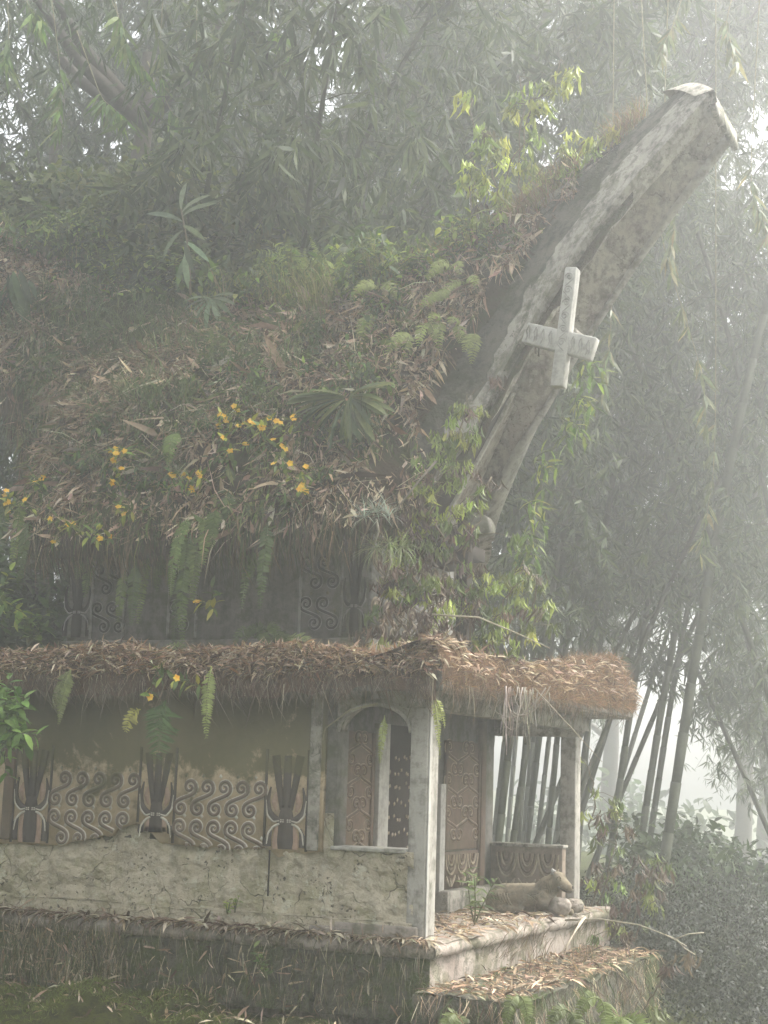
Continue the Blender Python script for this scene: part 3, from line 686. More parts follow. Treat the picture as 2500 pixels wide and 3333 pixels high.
def roof_sample(n, s0, s1, v0, v1, keep=None):
    s = U(s0, s1, n); v = U(v0, v1, n)
    if keep is not None: k = keep(s, v); s, v = s[k], v[k]
    e = .004
    p = roofP(s, v); ds = roofP(s+e, v)-p; dv_ = roofP(s, np.minimum(v+e, 1)) - roofP(s, np.maximum(v-e, 0)); nn = nrm(np.cross(ds, dv_)); nn *= np.sign((nn*np.array([0, -1, .3])).sum(-1, keepdims=True))
    return s, v, p, nn, nrm(-dv_)
def amp_at(p): return np.array([max(.10 + .16*fnoise(q, 1.1) + .10*fnoise(q, 3) + .04*fnoise(q, 9), .015) for q in p])
def prow_keep(s, v): return (s < .47) | (v > .27 + 1.15*(s-.5) + .1)
m = MB()
for tpl, cnt in ((DEAD, 26000), (DEAD2, 14000), (BLADE, 9000)):
    s, v, p, nn, dn = roof_sample(cnt, -1, .80, 0, 1, prow_keep)
    k = np.array([fnoise(q, 1.5) + .6*fnoise(q, 5) for q in p]) + rng.normal(0, .12, len(p)) > -.30; p, nn, dn = p[k], nn[k], dn[k]; n = len(p)
    d = nrm(dn*U(.3, 1.5, n)[:, None] + rv(n)*.75 + nn*U(-.1, .55, n)[:, None])
    tone = 1 + .35*np.array([fnoise(q, 2.2) for q in p])[:, None]; gr = np.array([fnoise(q + 7, 1.7) for q in p])[:, None] > .06
    c_ = np.where(gr & (rng.random((n, 1)) < .5), pick([(.13, .17, .045), (.18, .20, .07), (.09, .12, .04)], n), pick(DRY, n, .25, DRYW)*tone)
    m.inst(tpl, p + nn*(amp_at(p)*np.clip(1.2 - p[:, 0]*.5, .2, 1) + U(-.02, .06, n))[:, None], d, nrm(nn + rv(n)*.7), np.exp(rng.normal(-2.2, .42, n))*(2.0 if tpl is BLADE else 1), c_, U(.45, 1.9, n)*(.6 if tpl is BLADE else 1))
tag(m.build('dead_leaves', 'leaf_dry'), 'thousands of dead bamboo leaves lying over the roof slope', 'leaf litter', kind='stuff')
# hanging fringe at the eave
m = MB()
s, v, p, nn, dn = roof_sample(5200, -1, .47, 0, .10)
n = len(p); m.inst(BLADE, p + nn*U(.0, .2, n)[:, None] + DOWN*U(0, .1, n)[:, None], nrm(DOWN + rv(n)*.28 + nn*.1), nrm(nn + rv(n)*.4), U(.12, .5, n), pick([(.12, .085, .055), (.07, .05, .035), (.2, .15, .09), (.06, .08, .025)], n), U(.35, 1.1, n))
tag(m.build('hanging_rootlets', 'leaf_dry'), 'fringe of dead stalks and rootlets hanging from the roof eave', 'roots', kind='stuff')
# green grass growing on the slope
def patch(px, py, rx, ry, n, L, cols, hang=.7, name=None, wid=1.0):
    m = MB(); P0 = []; D0 = []; N0 = []
    for _ in range(n):
        a = U(0, 6.28); r = math.sqrt(U(0, 1)); q, nq = hit(px + rx*r*math.cos(a), py + ry*r*math.sin(a))
        if q is None or np.linalg.norm(q-CAM) > 20: continue
        P0.append(q + nq*U(.02, .2)); N0.append(nq); 
    if not P0: return None
    P0 = np.array(P0); N0 = np.array(N0); n = len(P0)
    d = nrm(N0*U(.3, 1, n)[:, None] + np.array([0, 0, 1.])*(1-hang)*1.6 + rv(n)*.45)
    m.inst(BLADE, P0, d, nrm(np.array([0, 0, 1.]) + rv(n)*.3), U(.6, 1.2, n)*L, pick(cols, n), U(.5, 1.2, n)*wid)
    return m
def grass_thing(px, py, rx, ry, n, L, cols, label, hang=.7, group=None, wid=1.0, mat='leaf'):
    m = patch(px, py, rx, ry, n, L, cols, hang, wid=wid)
    if m is None: return
    o = m.build('grass_tuft', mat); 
    tag(o, label, 'grass', group); return o
for i, (px, py, rx, ry, n, L) in enumerate([(390, 1050, 170, 70, 420, .30), (480, 1150, 180, 60, 330, .28), (330, 1140, 140, 80, 260, .26), (520, 1300, 140, 60, 300, .3), (430, 1370, 120, 60, 240, .28), (150, 1230, 120, 70, 240, .26), (640, 1420, 60, 60, 90, .24), (90, 1450, 70, 100, 130, .28), (760, 1180, 120, 60, 240, .26), (620, 1040, 130, 50, 260, .28), (220, 1330, 110, 60, 200, .26), (930, 1200, 90, 60, 160, .26), (300, 1500, 110, 50, 170, .26), (560, 1520, 100, 50, 150, .26), (820, 1330, 80, 60, 140, .26), (1010, 1100, 90, 50, 160, .26), (120, 1080, 110, 60, 200, .28), (250, 980, 120, 50, 220, .3)]):
    grass_thing(px, py, rx, ry, int(n*1.3), L, [(.16, .21, .08), (.20, .25, .11), (.11, .15, .055)], 'soft green grass patch hanging over the dead leaves of the roof slope', .95, 'grass patches on the roof slope', .8)
for i, (px, py, rx, ry, n, L) in enumerate([(960, 960, 90, 60, 260, .42), (1040, 990, 80, 50, 200, .36), (880, 985, 80, 50, 180, .34), (700, 960, 100, 40, 200, .32), (560, 900, 100, 40, 170, .34), (300, 860, 120, 40, 200, .34), (1230, 930, 80, 40, 200, .3)]):
    grass_thing(px, py, rx, ry, n, L, [(.28, .25, .10), (.20, .22, .07), (.36, .31, .16), (.15, .18, .05)], 'tall straw-coloured grass tuft standing along the roof ridge', .25, 'grass tufts along the roof ridge', .9)
# russet grass and moss creeping up the prow ridge
def blades_on(pts, nn, L, cols, up=.8, spread=.6, wid=.6):
    n = len(pts); return MB().inst(BLADE, pts, nrm(nn*.6 + np.array([0, 0, up]) + rv(n)*spread), nrm(rv(n)), U(.4, 1.2, n)*L, pick(cols, n), U(.5, 1.2, n)*wid)
s, v, p, nn, dn = roof_sample(11000, .45, .95, .7, 1, lambda s, v: (v > .82 + .2*(s-.5)) & (np.array([fnoise((a*14, b*2, 0)) for a, b in zip(s, v)]) > -.12))
tag(blades_on(p + nn*U(0, .06, len(p))[:, None], nn, .26, ORANGE + [(.24, .27, .08), (.17, .21, .06)], .9, .8).build('russet_grass', 'leaf_dry'), 'russet dry grass along the upper edge of the roof prow', 'grass', kind='stuff')
s, v, p, nn, dn = roof_sample(9000, .47, .88, .1, 1, lambda s, v: (v > .25 + .9*(s-.5)) & (v < .9))
k = np.array([fnoise(q, 2.0) for q in p]) > -.05; p, nn = p[k], nn[k]
tag(blades_on(p, nn, .07, [(.035, .035, .02), (.05, .05, .025), (.08, .07, .04), (.03, .03, .022)], .1, .8, 1.6).build('dark_moss', 'leaf_dry'), 'dark moss crust on the side of the roof prow', 'moss', kind='stuff')

# ------------------------------------------------------------------ canopy litter
xs = np.linspace(-6.6, CX1, 190); prof = np.array([(.9, .02), (.6, .07), (.3, .12), (.05, .17), (-.18, .19), (-.34, .15), (-.43, .03), (-.45, -.10), (-.44, -.20)])
P = np.zeros((len(xs), len(prof), 3))
for i, x in enumerate(xs):
    h = 1 + .5*fnoise((x*1.1, 0, 0)) + .35*fnoise((x*4, 1, 0))
    for j, (y, z) in enumerate(prof):
        P[i, j] = (x, y + .05*fnoise((x*3, y*3, 2)), 2.22 + z*h + .05*fnoise((x*5, y*6, 7)) - (.06*max(0, fnoise((x*7, 4, 0))) if j > 5 else 0))
ys = np.linspace(-.42, 5.3, 120); Q = np.zeros((len(ys), 7, 3)); pr2 = [(-.9, .02), (-.5, .10), (-.2, .18), (-.02, .16), (.05, .03), (.06, -.10), (.02, -.14)]
for i, y in enumerate(ys):
    h = (1 + .5*fnoise((9, y*1.3, 0)) + .3*fnoise((3, y*4, 0))) * (1.0 + 1.35*np.clip((y-2.4)/2, 0, 1)*(1 - np.clip((y-4.6)/.8, 0, 1)**2))
    for j, (x, z) in enumerate(pr2):
        Q[i, j] = (CX1 + x + .04*fnoise((x*3, y*3, 9)), y, 2.22 + (z*h if z > 0 else z) + .10*np.clip(y/5, 0, 1) + .04*fnoise((x*6, y*5, 3)))
tag(MB().grid(P).grid(Q).build('leaf_mat', 'mat_canopy', smooth=True), 'brown mat of moss and roots along the canopy edge', 'leaf litter', kind='stuff')
def on_grid(P, n, k=None):
    a, b = P.shape[:2]; i = U(0, a-1.001, n); j = U(0, b-1.001, n) if k is None else U(k[0], k[1], n)
    i0 = i.astype(int); j0 = j.astype(int); fi = (i-i0)[:, None]; fj = (j-j0)[:, None]
    p = P[i0, j0]*(1-fi)*(1-fj) + P[i0+1, j0]*fi*(1-fj) + P[i0, j0+1]*(1-fi)*fj + P[i0+1, j0+1]*fi*fj
    nn = nrm(np.cross(P[i0+1, j0]-P[i0, j0], P[i0, j0+1]-P[i0, j0])); return p, nn
m = MB()
p, nn = on_grid(P, 18000, (1.5, 6.6)); nn = -nn*np.sign(nn[:, 1:2]+1e-6) ; n = len(p)
m.inst(DEAD, p + np.array([0, -.01, .02]), nrm(rv(n)*np.array([1, .8, .45]) + np.array([0, -.15, -.1])), nrm(np.array([0, -.4, 1]) + rv(n)*.5), U(.05, .145, n), pick(DRY + ORANGE, n, .2, list(np.array(DRYW)*.75) + [.05]*5), U(.7, 1.9, n))
p, nn = on_grid(Q, 2500, (.5, 4.5)); n = len(p)
m.inst(DEAD, p + np.array([0.01, 0, .02]), nrm(rv(n)*np.array([1, .8, .45])), nrm(np.array([.3, -.2, 1]) + rv(n)*.5), U(.06, .15, n), pick(DRY, n, .2, DRYW), U(.7, 1.6, n))
tag(m.build('dead_leaves', 'leaf_dry'), 'dead bamboo leaves piled on top of the porch canopy', 'leaf litter', kind='stuff')
m = MB()
p, nn = on_grid(Q, 30000, (.3, 5.9)); n = len(p); k = (p[:, 1] > 1.0) | (rng.random(n) < .5); p = p[k]; n = len(p); tall = np.clip((p[:, 1]-2.2)/2.0, 0, 1)
m.inst(BLADE, p, nrm(rv(n)*np.array([1, 1, .8]) + np.array([.2, -.15, .2])), rv(n), U(.03, .11, n)*(1+.35*tall), pick(ORANGE, n), U(.6, 1.3, n))
p, nn = on_grid(P, 16000, (1, 7)); k = (p[:, 0] > -1.2) | (rng.random(len(p)) < .25); p = p[k]; n = len(p)
m.inst(BLADE, p, nrm(rv(n)*np.array([.9, .9, .5]) + np.array([0, -.25, .3])), rv(n), U(.05, .15, n), pick(ORANGE + [(.10, .11, .035)], n), U(.6, 1.2, n))
tag(m.build('russet_grass', 'leaf_dry'), 'russet dry grass thatching the outer corner of the canopy', 'grass', kind='stuff')
m = MB()
p, nn = on_grid(P, 9000, (5.0, 7.9)); p = p[np.array([fnoise((q[0]*5, 0, 0)) + .5*fnoise((q[0]*17, 2, 0)) for q in p]) + rng.normal(0, .15, len(p)) > -.25]; n = len(p); p = p + np.array([0, -.02, 0])
m.inst(BLADE, p, nrm(DOWN + rv(n)*.55), nrm(np.array([0, -1, 0]) + rv(n)*.5), U(.05, .19, n)*np.where(rng.random(n) < .08, 2.0, 1), pick([(.14, .10, .07), (.09, .065, .045), (.22, .17, .12), (.3, .25, .19)], n), U(.4, .9, n))
p, nn = on_grid(Q, 4200, (3.6, 5.9)); n = len(p)
m.inst(BLADE, p, nrm(DOWN + rv(n)*.4), nrm(np.array([1, -.5, 0]) + rv(n)*.5), U(.05, .16, n)*np.where(rng.random(n) < .07, 2.2, 1), pick([(.16, .11, .08), (.10, .075, .05), (.24, .17, .11), (.33, .28, .22)], n), U(.4, .9, n))
tag(m.build('hanging_rootlets', 'leaf_dry'), 'fringe of fine rootlets hanging below the canopy edge', 'roots', kind='stuff')
# long pale roots in the porch opening
RT = empty('hanging_roots', on(1690, 2250, 'y', 1.2), 'cluster of long pale roots dangling from the canopy over the porch', 'roots')
b0 = wloc(RT)
for k in range(26):
    q = b0 + np.array([U(-.16, .16), U(-.5, .5), .02]); L = U(.25, .62); n = 7; t_ = np.linspace(0, 1, n)
    path = q + np.stack([np.cumsum(rng.normal(0, .012, n)), np.cumsum(rng.normal(0, .012, n)), -L*t_], 1)
    MB().tube(path, .006*(1-.6*t_), 4, pick([(.36, .32, .27), (.26, .22, .17)], 1)[0]).build('root', 'stem', RT)
for k in range(4):
    a = b0 + np.array([U(-.4, -.1), U(-.3, .3), 0]); c = b0 + np.array([U(.1, .45), U(-.3, .3), .03]); t_ = np.linspace(0, 1, 12)[:, None]
    MB().tube(a*(1-t_) + c*t_ + DOWN*(4*t_*(1-t_))*U(.15, .4), .006, 4, (.34, .3, .25)).build('root', 'stem', RT)

# ------------------------------------------------------------------ ground litter, platform litter, moss
def scatter_ground(n, fx, fy, zf, tpl, L, cols, wts=None, flat=.35, wid=(.7, 1.8), lift=.02):
    x = fx(n); y = fy(n); p = np.stack([x, y, zf(x, y) + lift], 1); n = len(p)
    return MB().inst(tpl, p, nrm(rv(n)*np.array([1, 1, flat])), nrm(np.array([0, 0, 1.]) + rv(n)*.4), U(L[0], L[1], n), pick(cols, n, .2, wts), U(*wid, n))
Z0 = lambda x, y: np.zeros_like(x) + .012
tag(scatter_ground(2600, lambda n: U(-6, .03, n), lambda n: -.07 + np.abs(rng.normal(0, .03, n)), Z0, DEAD, (.06, .2), [(.42, .34, .24), (.30, .22, .15), (.5, .43, .32), (.16, .11, .075)], flat=.22).build('dead_leaves', 'leaf_dry'), 'straw-coloured bamboo leaves lying along the platform edge', 'leaf litter', kind='stuff')
tag(scatter_ground(750, lambda n: U(-1.0, .05, n), lambda n: U(.3, 4.6, n), Z0, DEAD, (.06, .2), DRY, DRYW, .2).build('dead_leaves', 'leaf_dry'), 'dead leaves scattered on the porch floor', 'leaf litter', kind='stuff')
def bank(x, y): return np.array([bank_z(a, b) for a, b in zip(x, y)])
mm_ = scatter_ground(650, lambda n: U(-5.0, .6, n), lambda n: -.1 - np.abs(rng.normal(0, .5, n)), bank, DEAD, (.05, .17), DRY, DRYW, .8)
x = U(-5.5, -.2, 700); z = U(-.6, -.1, 700); x = np.where(rng.random(700) < .6, U(-5.5, -3.2, 700), x); p = np.stack([x, np.full(700, -.08), z], 1)
mm_.inst(DEAD, p, nrm(rv(700)*np.array([.6, .4, .9]) + DOWN*.5), nrm(np.array([0, -1, .3]) + rv(700)*.4), U(.05, .16, 700), pick(DRY, 700, .2, DRYW), U(.7, 1.5, 700))
tag(mm_.build('dead_leaves', 'leaf_dry'), 'dead leaves and stalks caught on the mossy bank under the platform', 'leaf litter', kind='stuff')
mm_ = scatter_ground(1700, lambda n: U(.08, .85, n), lambda n: U(-.35, 4.0, n), lambda x, y: np.full_like(x, -.34), DEAD, (.04, .15), DRY + [(.45, .3, .2)], [.26, .26, .2, .1, .08, .1], .35)
n = 900; p = np.stack([U(.05, .9, n), np.full(n, -.42), U(-1.1, -.33, n)], 1)
mm_.inst(BLADE, p, nrm(DOWN + rv(n)*.5 + np.array([0, -.3, 0])), rv(n), U(.06, .25, n), pick(DRY + DKGREEN, n), U(.5, 1.2, n))
n = 1500; p = np.stack([np.full(n, .9), U(-.35, 4, n), U(-1.2, -.33, n)], 1)
mm_.inst(BLADE, p, nrm(DOWN + rv(n)*.5 + np.array([.3, -.2, 0])), rv(n), U(.06, .25, n), pick(DRY + DKGREEN, n), U(.5, 1.2, n))
tag(mm_.build('dead_leaves', 'leaf_dry'), 'dead leaves heaped on the lower step beside the porch', 'leaf litter', kind='stuff')
n = 42000; x = U(-5.5, 1.0, n); y = -.08 - np.abs(rng.normal(0, .8, n)); k = y > -2.6; x = x[k]; y = y[k]; n = len(x); p = np.stack([x, y, [bank_z(a, b) for a, b in zip(x, y)]], 1)
k = np.array([fnoise(q, 1.8) for q in p]) > -.12; p = p[k]; n = len(p)
tag(MB().inst(BLADE, p, nrm(np.array([0, -.2, .9]) + rv(n)*.9), rv(n), U(.02, .06, n), pick([(.15, .20, .03), (.20, .25, .04), (.10, .13, .025), (.22, .23, .06)], n), U(1.2, 2.6, n)).build('moss', 'leaf'), 'bright green moss cushion on the bank below the platform', 'moss', kind='stuff')
n = 15000; p = np.stack([U(-6, .05, n), -.05 - np.abs(rng.normal(0, .02, n)), U(-.62, -.03, n)], 1); k = np.array([fnoise(q, 2.4) for q in p]) > -.08; p = p[k]; n = len(p)
tag(MB().inst(BLADE, p, nrm(np.array([0, -.8, .0]) + DOWN*.5 + rv(n)*.6), rv(n), U(.02, .07, n), pick([(.08, .11, .025), (.055, .07, .02), (.12, .15, .03), (.10, .08, .05)], n), U(.9, 2.0, n)).build('moss', 'leaf'), 'dark moss hanging on the platform wall', 'moss', kind='stuff')
for i, (px, py) in enumerate([(60, 3080), (160, 3110), (250, 3060), (30, 3180), (330, 3100), (130, 3200), (900, 3090), (1000, 3120), (860, 3150), (940, 3230), (230, 3220), (560, 3290), (700, 3260), (1160, 3290), (420, 3200), (1240, 3200)]):
    grass_thing(px, py, 45, 45, 38, .16 if px < 400 else .10, [(.08, .12, .03), (.12, .15, .05), (.28, .23, .14)], 'small tuft of grass and stalks on the mossy bank under the platform', .4, 'grass tufts on the mossy bank', 1.3)
for i, (px, py) in enumerate([(1700, 3060), (1850, 3030), (1960, 3060), (2050, 3150), (1600, 3100), (1900, 3160), (2000, 3260), (1750, 3180)]):
    grass_thing(px, py, 50, 30, 60, .24, [(.16, .11, .07), (.24, .18, .11), (.09, .08, .04)], 'wiry brown weed tuft beside the lower step', .3, 'brown weeds on the lower step', .7, 'leaf_dry')

n = 2600; p = np.stack([np.where(rng.random(n) < .6, U(-5.2, -2.9, n), U(-5.2, 0, n)), np.full(n, -.09), U(-.5, -.0, n)], 1)
tag(MB().inst(BLADE, p, nrm(DOWN + rv(n)*.35 + np.array([0, -.25, 0])), nrm(np.array([0, -1, 0]) + rv(n)*.5), U(.06, .26, n), pick([(.10, .11, .035), (.2, .16, .09), (.32, .26, .17), (.07, .08, .03), (.42, .36, .26)], n), U(.4, 1.1, n)).build('hanging_stalks', 'leaf_dry'), 'dead stalks and grass hanging over the mossy platform wall', 'grass', kind='stuff')
# ------------------------------------------------------------------ plant makers
def frond(base, d0, L, width, npair, col, hang=1.2, tpl=LANCE, sag=.02):
    """pinnate frond; returns leaf mesh builder, stem builder"""
    n = npair + 2; p = np.array(base, float); d = nrm(np.array(d0, float)); path = [p.copy()]
    for i in range(n):
        d = nrm(d + DOWN*hang/n*1.6 + rng.normal(0, .02, 3)); p = p + d*L/n; path.append(p.copy())
    path = np.array(path); T = nrm(np.gradient(path, axis=0)); side = nrm(np.cross(T, np.array([.3, -1, .5]))); up = nrm(np.cross(side, T))
    t = np.linspace(0, 1, len(path)); wv = width*np.clip(np.minimum(t*5, 1)*(1-.75*t**2.2), .08, 1)
    lf = MB()
    for sg in (-1, 1):
        q = path[1:]; dd = nrm(side[1:]*sg + T[1:]*.3 + rng.normal(0, .12, side[1:].shape) + DOWN*.1)
        keep = rng.random(len(q)) > .06
        lf.inst(tpl, q[keep], dd[keep], nrm(up[1:][keep] + rng.normal(0, .15, q[keep].shape)), wv[1:][keep], col*(1 + rng.normal(0, .12, (keep.sum(), 1))), min(1.5, L/n*(.62 if tpl is LANCE else .4)/(width*.12)) )
    stm = MB().tube(path, np.linspace(.006, .002, len(path)), 4, np.array(col)*.8)
    return lf, stm
def fern(px, py, fronds, label, group=None, pt=None, col=(.13, .18, .04), tpl=LANCE, name='fern'):
    q, nq = hit(px, py) if pt is None else (np.array(pt, float), np.array([0, -1, 0.]))
    if q is None: return
    e = empty(name, q, label, 'fern', group)
    for (d, L, wd, npair, hang) in fronds:
        c = np.array(col)*U(.75, 1.25)
        lf, stm = frond(q + nq*.06, d, L, wd, npair, c, hang, tpl)
        o = stm.build('frond', 'stem', e); lf.build('pinnae', 'leaf', o)
    return e
def leafy(name, q, label, cat, group=None, nst=4, L=.35, dirs=None, nl=7, leaf=.12, tpl=OVATE, cols=GREEN, up=(0, 0, 1), spread=.7, droop=0.0, stemcol=(.10, .11, .04), wid=1.0, flowers=0, fcol=(.85, .45, .04), leafparts=False, whorl=False, sag=0.0):
    """stems from one base carrying leaves and flowers"""
    e = empty(name, q, label, cat, group); lf = MB(); sm = MB(); fl = []
    for i in range(nst):
        d = nrm(np.array(up, float) + rng.normal(0, spread, 3)*np.array([1, .7, 1])) if dirs is None else nrm(np.array(dirs[i % len(dirs)], float) + rng.normal(0, .12, 3))
        n = 8; p = np.array(q, float); path = [p.copy()]; LL = L*U(.7, 1.25)
        for k in range(n):
            d = nrm(d + DOWN*sag/n + rng.normal(0, .05, 3)); p = p + d*LL/n; path.append(p.copy())
        path = np.array(path); sm.tube(path, np.linspace(.006, .0025, n+1)*(1+L), 4, stemcol)
        tt = np.full(nl, n-.01) if whorl else np.linspace(.25, 1, nl)*(n-.01)
        pp = np.stack([np.interp(tt, range(n+1), path[:, c]) for c in range(3)], 1); T = nrm(path[-1]-path[-3])
        a = np.arange(nl)*2.4 + U(0, 6); s1 = nrm(np.cross(T, [0.2, .9, .3])); s2 = np.cross(T, s1)
        dd = nrm(np.cos(a)[:, None]*s1 + np.sin(a)[:, None]*s2 + T*.45 + DOWN*droop + rng.normal(0, .12, (nl, 3)))
        lf.inst(tpl, pp, dd, nrm(np.array([0, -.25, 1.]) + rng.normal(0, .25, (nl, 3))), leaf*U(.7, 1.2, nl), pick(cols, nl), U(.85, 1.15, nl)*wid)
        if i < flowers: fl.append((path[-1], T))
    sm.build('stem', 'stem', e); lf.build('foliage', 'leaf', e)
    for p, T in fl:
        for j in range(int(U(1, 2.9))):
            m = MB(); c = p + T*.015 + rng.normal(0, .012, 3)*(j > 0)*2; nd = nrm(np.array([.25, -.8, .5]) + rng.normal(0, .3, 3)); s1 = nrm(np.cross(nd, [0, 0, 1])); s2 = np.cross(nd, s1); a = np.arange(5)*1.2566
            m.inst(OVATE, np.repeat(c[None], 5, 0), np.cos(a)[:, None]*s1 + np.sin(a)[:, None]*s2 + nd*.35, np.repeat(nd[None], 5, 0), .034, pick([fcol, (.85, .55, .06)], 5, .08), 1.9)
            m.build('flower', 'petal', e)
    return e
def onroof(px, py, off=.12):
    q, nq = hit(px, py)
    if q is None or np.linalg.norm(q-CAM) > 19: return on(px, py, 'y', 1.0 if py < 1300 else .3)
    return q + nq*off

# yellow-flowered plants
FP = [(770, 1425, 3), (800, 1400, 2), (840, 1440, 3), (885, 1450, 3), (930, 1440, 3), (960, 1455, 2), (775, 1495, 2), (910, 1520, 2), (680, 1565, 2), (590, 1600, 2), (430, 1535, 3), (410, 1585, 3), (650, 1610, 1), (925, 1580, 2), (985, 1640, 2), (1010, 1610, 1), (455, 1690, 2),
      (155, 1640, 2), (25, 1655, 3), (95, 1690, 2), (145, 1700, 1), (230, 1740, 2), (270, 1755, 2), (320, 1770, 1), (365, 1780, 1)]
for i, (px, py, nf) in enumerate(FP):
    q = onroof(px, py, .16)
    if q[1] > .8: q = on(px, py, 'y', .1)
    leafy('flowering_plant', q, 'yellow-flowered trailing plant growing from the dead leaves of the roof', 'flowering plant', 'yellow-flowered plants on the roof', nst=3, L=.16, nl=5, leaf=.115, tpl=LANCE, cols=[(.12, .18, .03), (.17, .22, .04), (.30, .32, .05), (.09, .14, .03)], up=(0.1, -.8, .35), spread=.5, flowers=nf, wid=1.3, whorl=(i % 2 == 0), fcol=(.88, .50, .04))
for px, py, lab in ((690, 1965, 'yellow-leaved plant standing on the canopy below the hanging ferns'), (505, 2190, 'orange-flowered sprig hanging over the canopy edge'), (620, 2225, 'green and yellow leafy sprig hanging from the canopy edge')):
    q = on(px, py, 'y', -.45 if py > 2100 else .3)
    leafy('flowering_plant', q, lab, 'flowering plant', nst=3, L=.22, nl=5, leaf=.13, tpl=LANCE, cols=[(.12, .18, .03), (.33, .34, .05), (.09, .14, .03)], up=(0.1, -.6, -.1), spread=.5, flowers=1, wid=1.4)

# hanging sword ferns
HF = [(635, 1680, 1.25), (600, 1690, .5), (755, 1600, .5), (715, 1660, .38), (690, 1670, .5), (885, 1690, .85), (830, 1730, .75), (495, 1770, .8), (455, 1830, .62), (540, 1780, .45), (90, 1620, .8), (45, 1600, .75), (105, 1700, .7), (670, 1720, .7), (620, 1800, .9), (310, 1790, .5), (420, 1860, .5)]
for i, (px, py, L) in enumerate(HF):
    q = onroof(px, min(py, 1690), .05); q = on(px, py, 'y', min(q[1], .35) if py < 1720 else U(.1, .5))
    g = [((.05*rng.normal(), -.25, -.6), L, .085*U(.8, 1.15), int(L*30)+6, 1.6)]
    if i % 3 == 0: g.append(((.3*rng.normal(), -.4, -.2), L*.7, .08, int(L*30)+6, 2.0))
    fern(px, py, g, 'sword fern hanging straight down from the roof eave', 'sword ferns hanging from the roof eave', pt=q, col=[(.11, .16, .04), (.15, .20, .05), (.085, .125, .035)][i % 3])
fern(600, 1470, [((-.1, -.8, .6), .42, .10, 18, 3.0), ((-.5, -.6, .2), .3, .09, 14, 2.4)], 'small fern arching out of the dead leaves beside the yellow flowers', pt=onroof(640, 1450, .15), col=(.17, .24, .06))
fern(690, 2180, [((0, -.3, -.9), .62, .075, 26, 1.2)], 'narrow bright sword fern hanging from the canopy edge', pt=on(700, 2170, 'y', -.46), col=(.28, .33, .10))
fern(545, 2290, [((0.1, -.5, -.8), .52, .20, 20, 1.2), ((-.3, -.4, -.6), .36, .15, 16, 1.2)], 'broad dark green fern hanging in front of the moss-stained wall', pt=on(552, 2280, 'y', -.42), col=(.075, .13, .035))
fern(230, 2190, [((-.35, -.2, -.8), .42, .085, 20, 1.4), ((-.15, -.3, -.9), .5, .07, 22, 1.3), ((-.5, -.3, -.6), .38, .08, 18, 1.4)], 'drooping yellowish fern at the canopy edge by the broad-leaved bush', pt=on(245, 2180, 'y', -.44), col=(.20, .23, .08))
fern(430, 2310, [((-.5, -.3, -.1), .24, .10, 9, 1.5)], 'short yellow fern frond curling below the canopy', pt=on(470, 2310, 'y', -.42), col=(.38, .36, .08))
fern(1270, 2330, [((.05, -.3, -.8), .4, .045, 26, .9)], 'narrow ribbed fern frond hanging in the arched porch opening', pt=on(1262, 2330, 'y', -.2), col=(.26, .30, .09))
fern(1430, 2300, [((.35, -.3, -.7), .42, .045, 18, .7), ((.5, -.2, -.45), .3, .04, 12, .7), ((.3, -.3, -.7), .55, .035, 14, .6)], 'thin yellow-green fern hanging beside the front porch pillar', pt=on(1420, 2265, 'y', -.35), col=(.30, .33, .09))
fern(1000, 2060, [((.9, -.2, .35), .55, .10, 20, 1.3)], 'pale fern frond arching over the canopy below the upper wall', pt=on(940, 2080, 'y', .5), col=(.17, .21, .08))
fern(560, 2090, [((-.8, -.2, .5), .5, .05, 14, 1.6), ((-.3, -.3, .3), .35, .07, 12, 2.2)], 'arching fern with narrow fronds on the canopy top', pt=on(620, 2110, 'y', .2), col=(.13, .18, .05))
for px, py in ((840, 2080), (880, 2060), (915, 2090)):
    fern(px, py, [((U(-.6, .6), -.2, .7), .35, .07, 14, 2.4) for _ in range(3)], 'small tufted fern on the canopy against the upper wall', 'tufted ferns on the canopy', pt=on(px, py, 'y', .7), col=(.10, .14, .04))
# pale lobed ferns on the ridge side
for i, (px, py) in enumerate([(1500, 900), (1540, 960), (1480, 1000), (1240, 1050), (1260, 980), (1510, 1090), (1590, 1120), (1390, 1080), (1330, 1130), (1450, 1080)]):
    q = onroof(px, py, .14)
    fern(px, py, [((U(-.7, .9), -.5, U(-.3, .7)), U(.28, .46), .085, 10, 1.5) for _ in range(2 if i % 2 else 3)], 'pale yellow-green lobed fern on the roof beside the prow', 'lobed ferns beside the prow', pt=q, col=(.27, .31, .09))
for i, (px, py, L) in enumerate([(1165, 900, .5), (1060, 870, .45), (1000, 900, .4), (1240, 860, .45), (1300, 880, .35), (320, 830, .35), (380, 860, .35), (450, 830, .3), (950, 850, .35), (1120, 860, .4)]):
    q, _ = hit(px, py+30); q = q if q is not None and np.linalg.norm(q-CAM) < 19 else on(px, py+30, 'y', 1.9)
    fern(px, py, [((U(-.2, .2), -.1, 1), L, .05, 20, .35), ((U(-.5, .5), -.2, .8), L*.7, .05, 16, .6)], 'upright sword fern on the roof ridge', 'upright ferns on the roof ridge', pt=q, col=(.20, .26, .06))
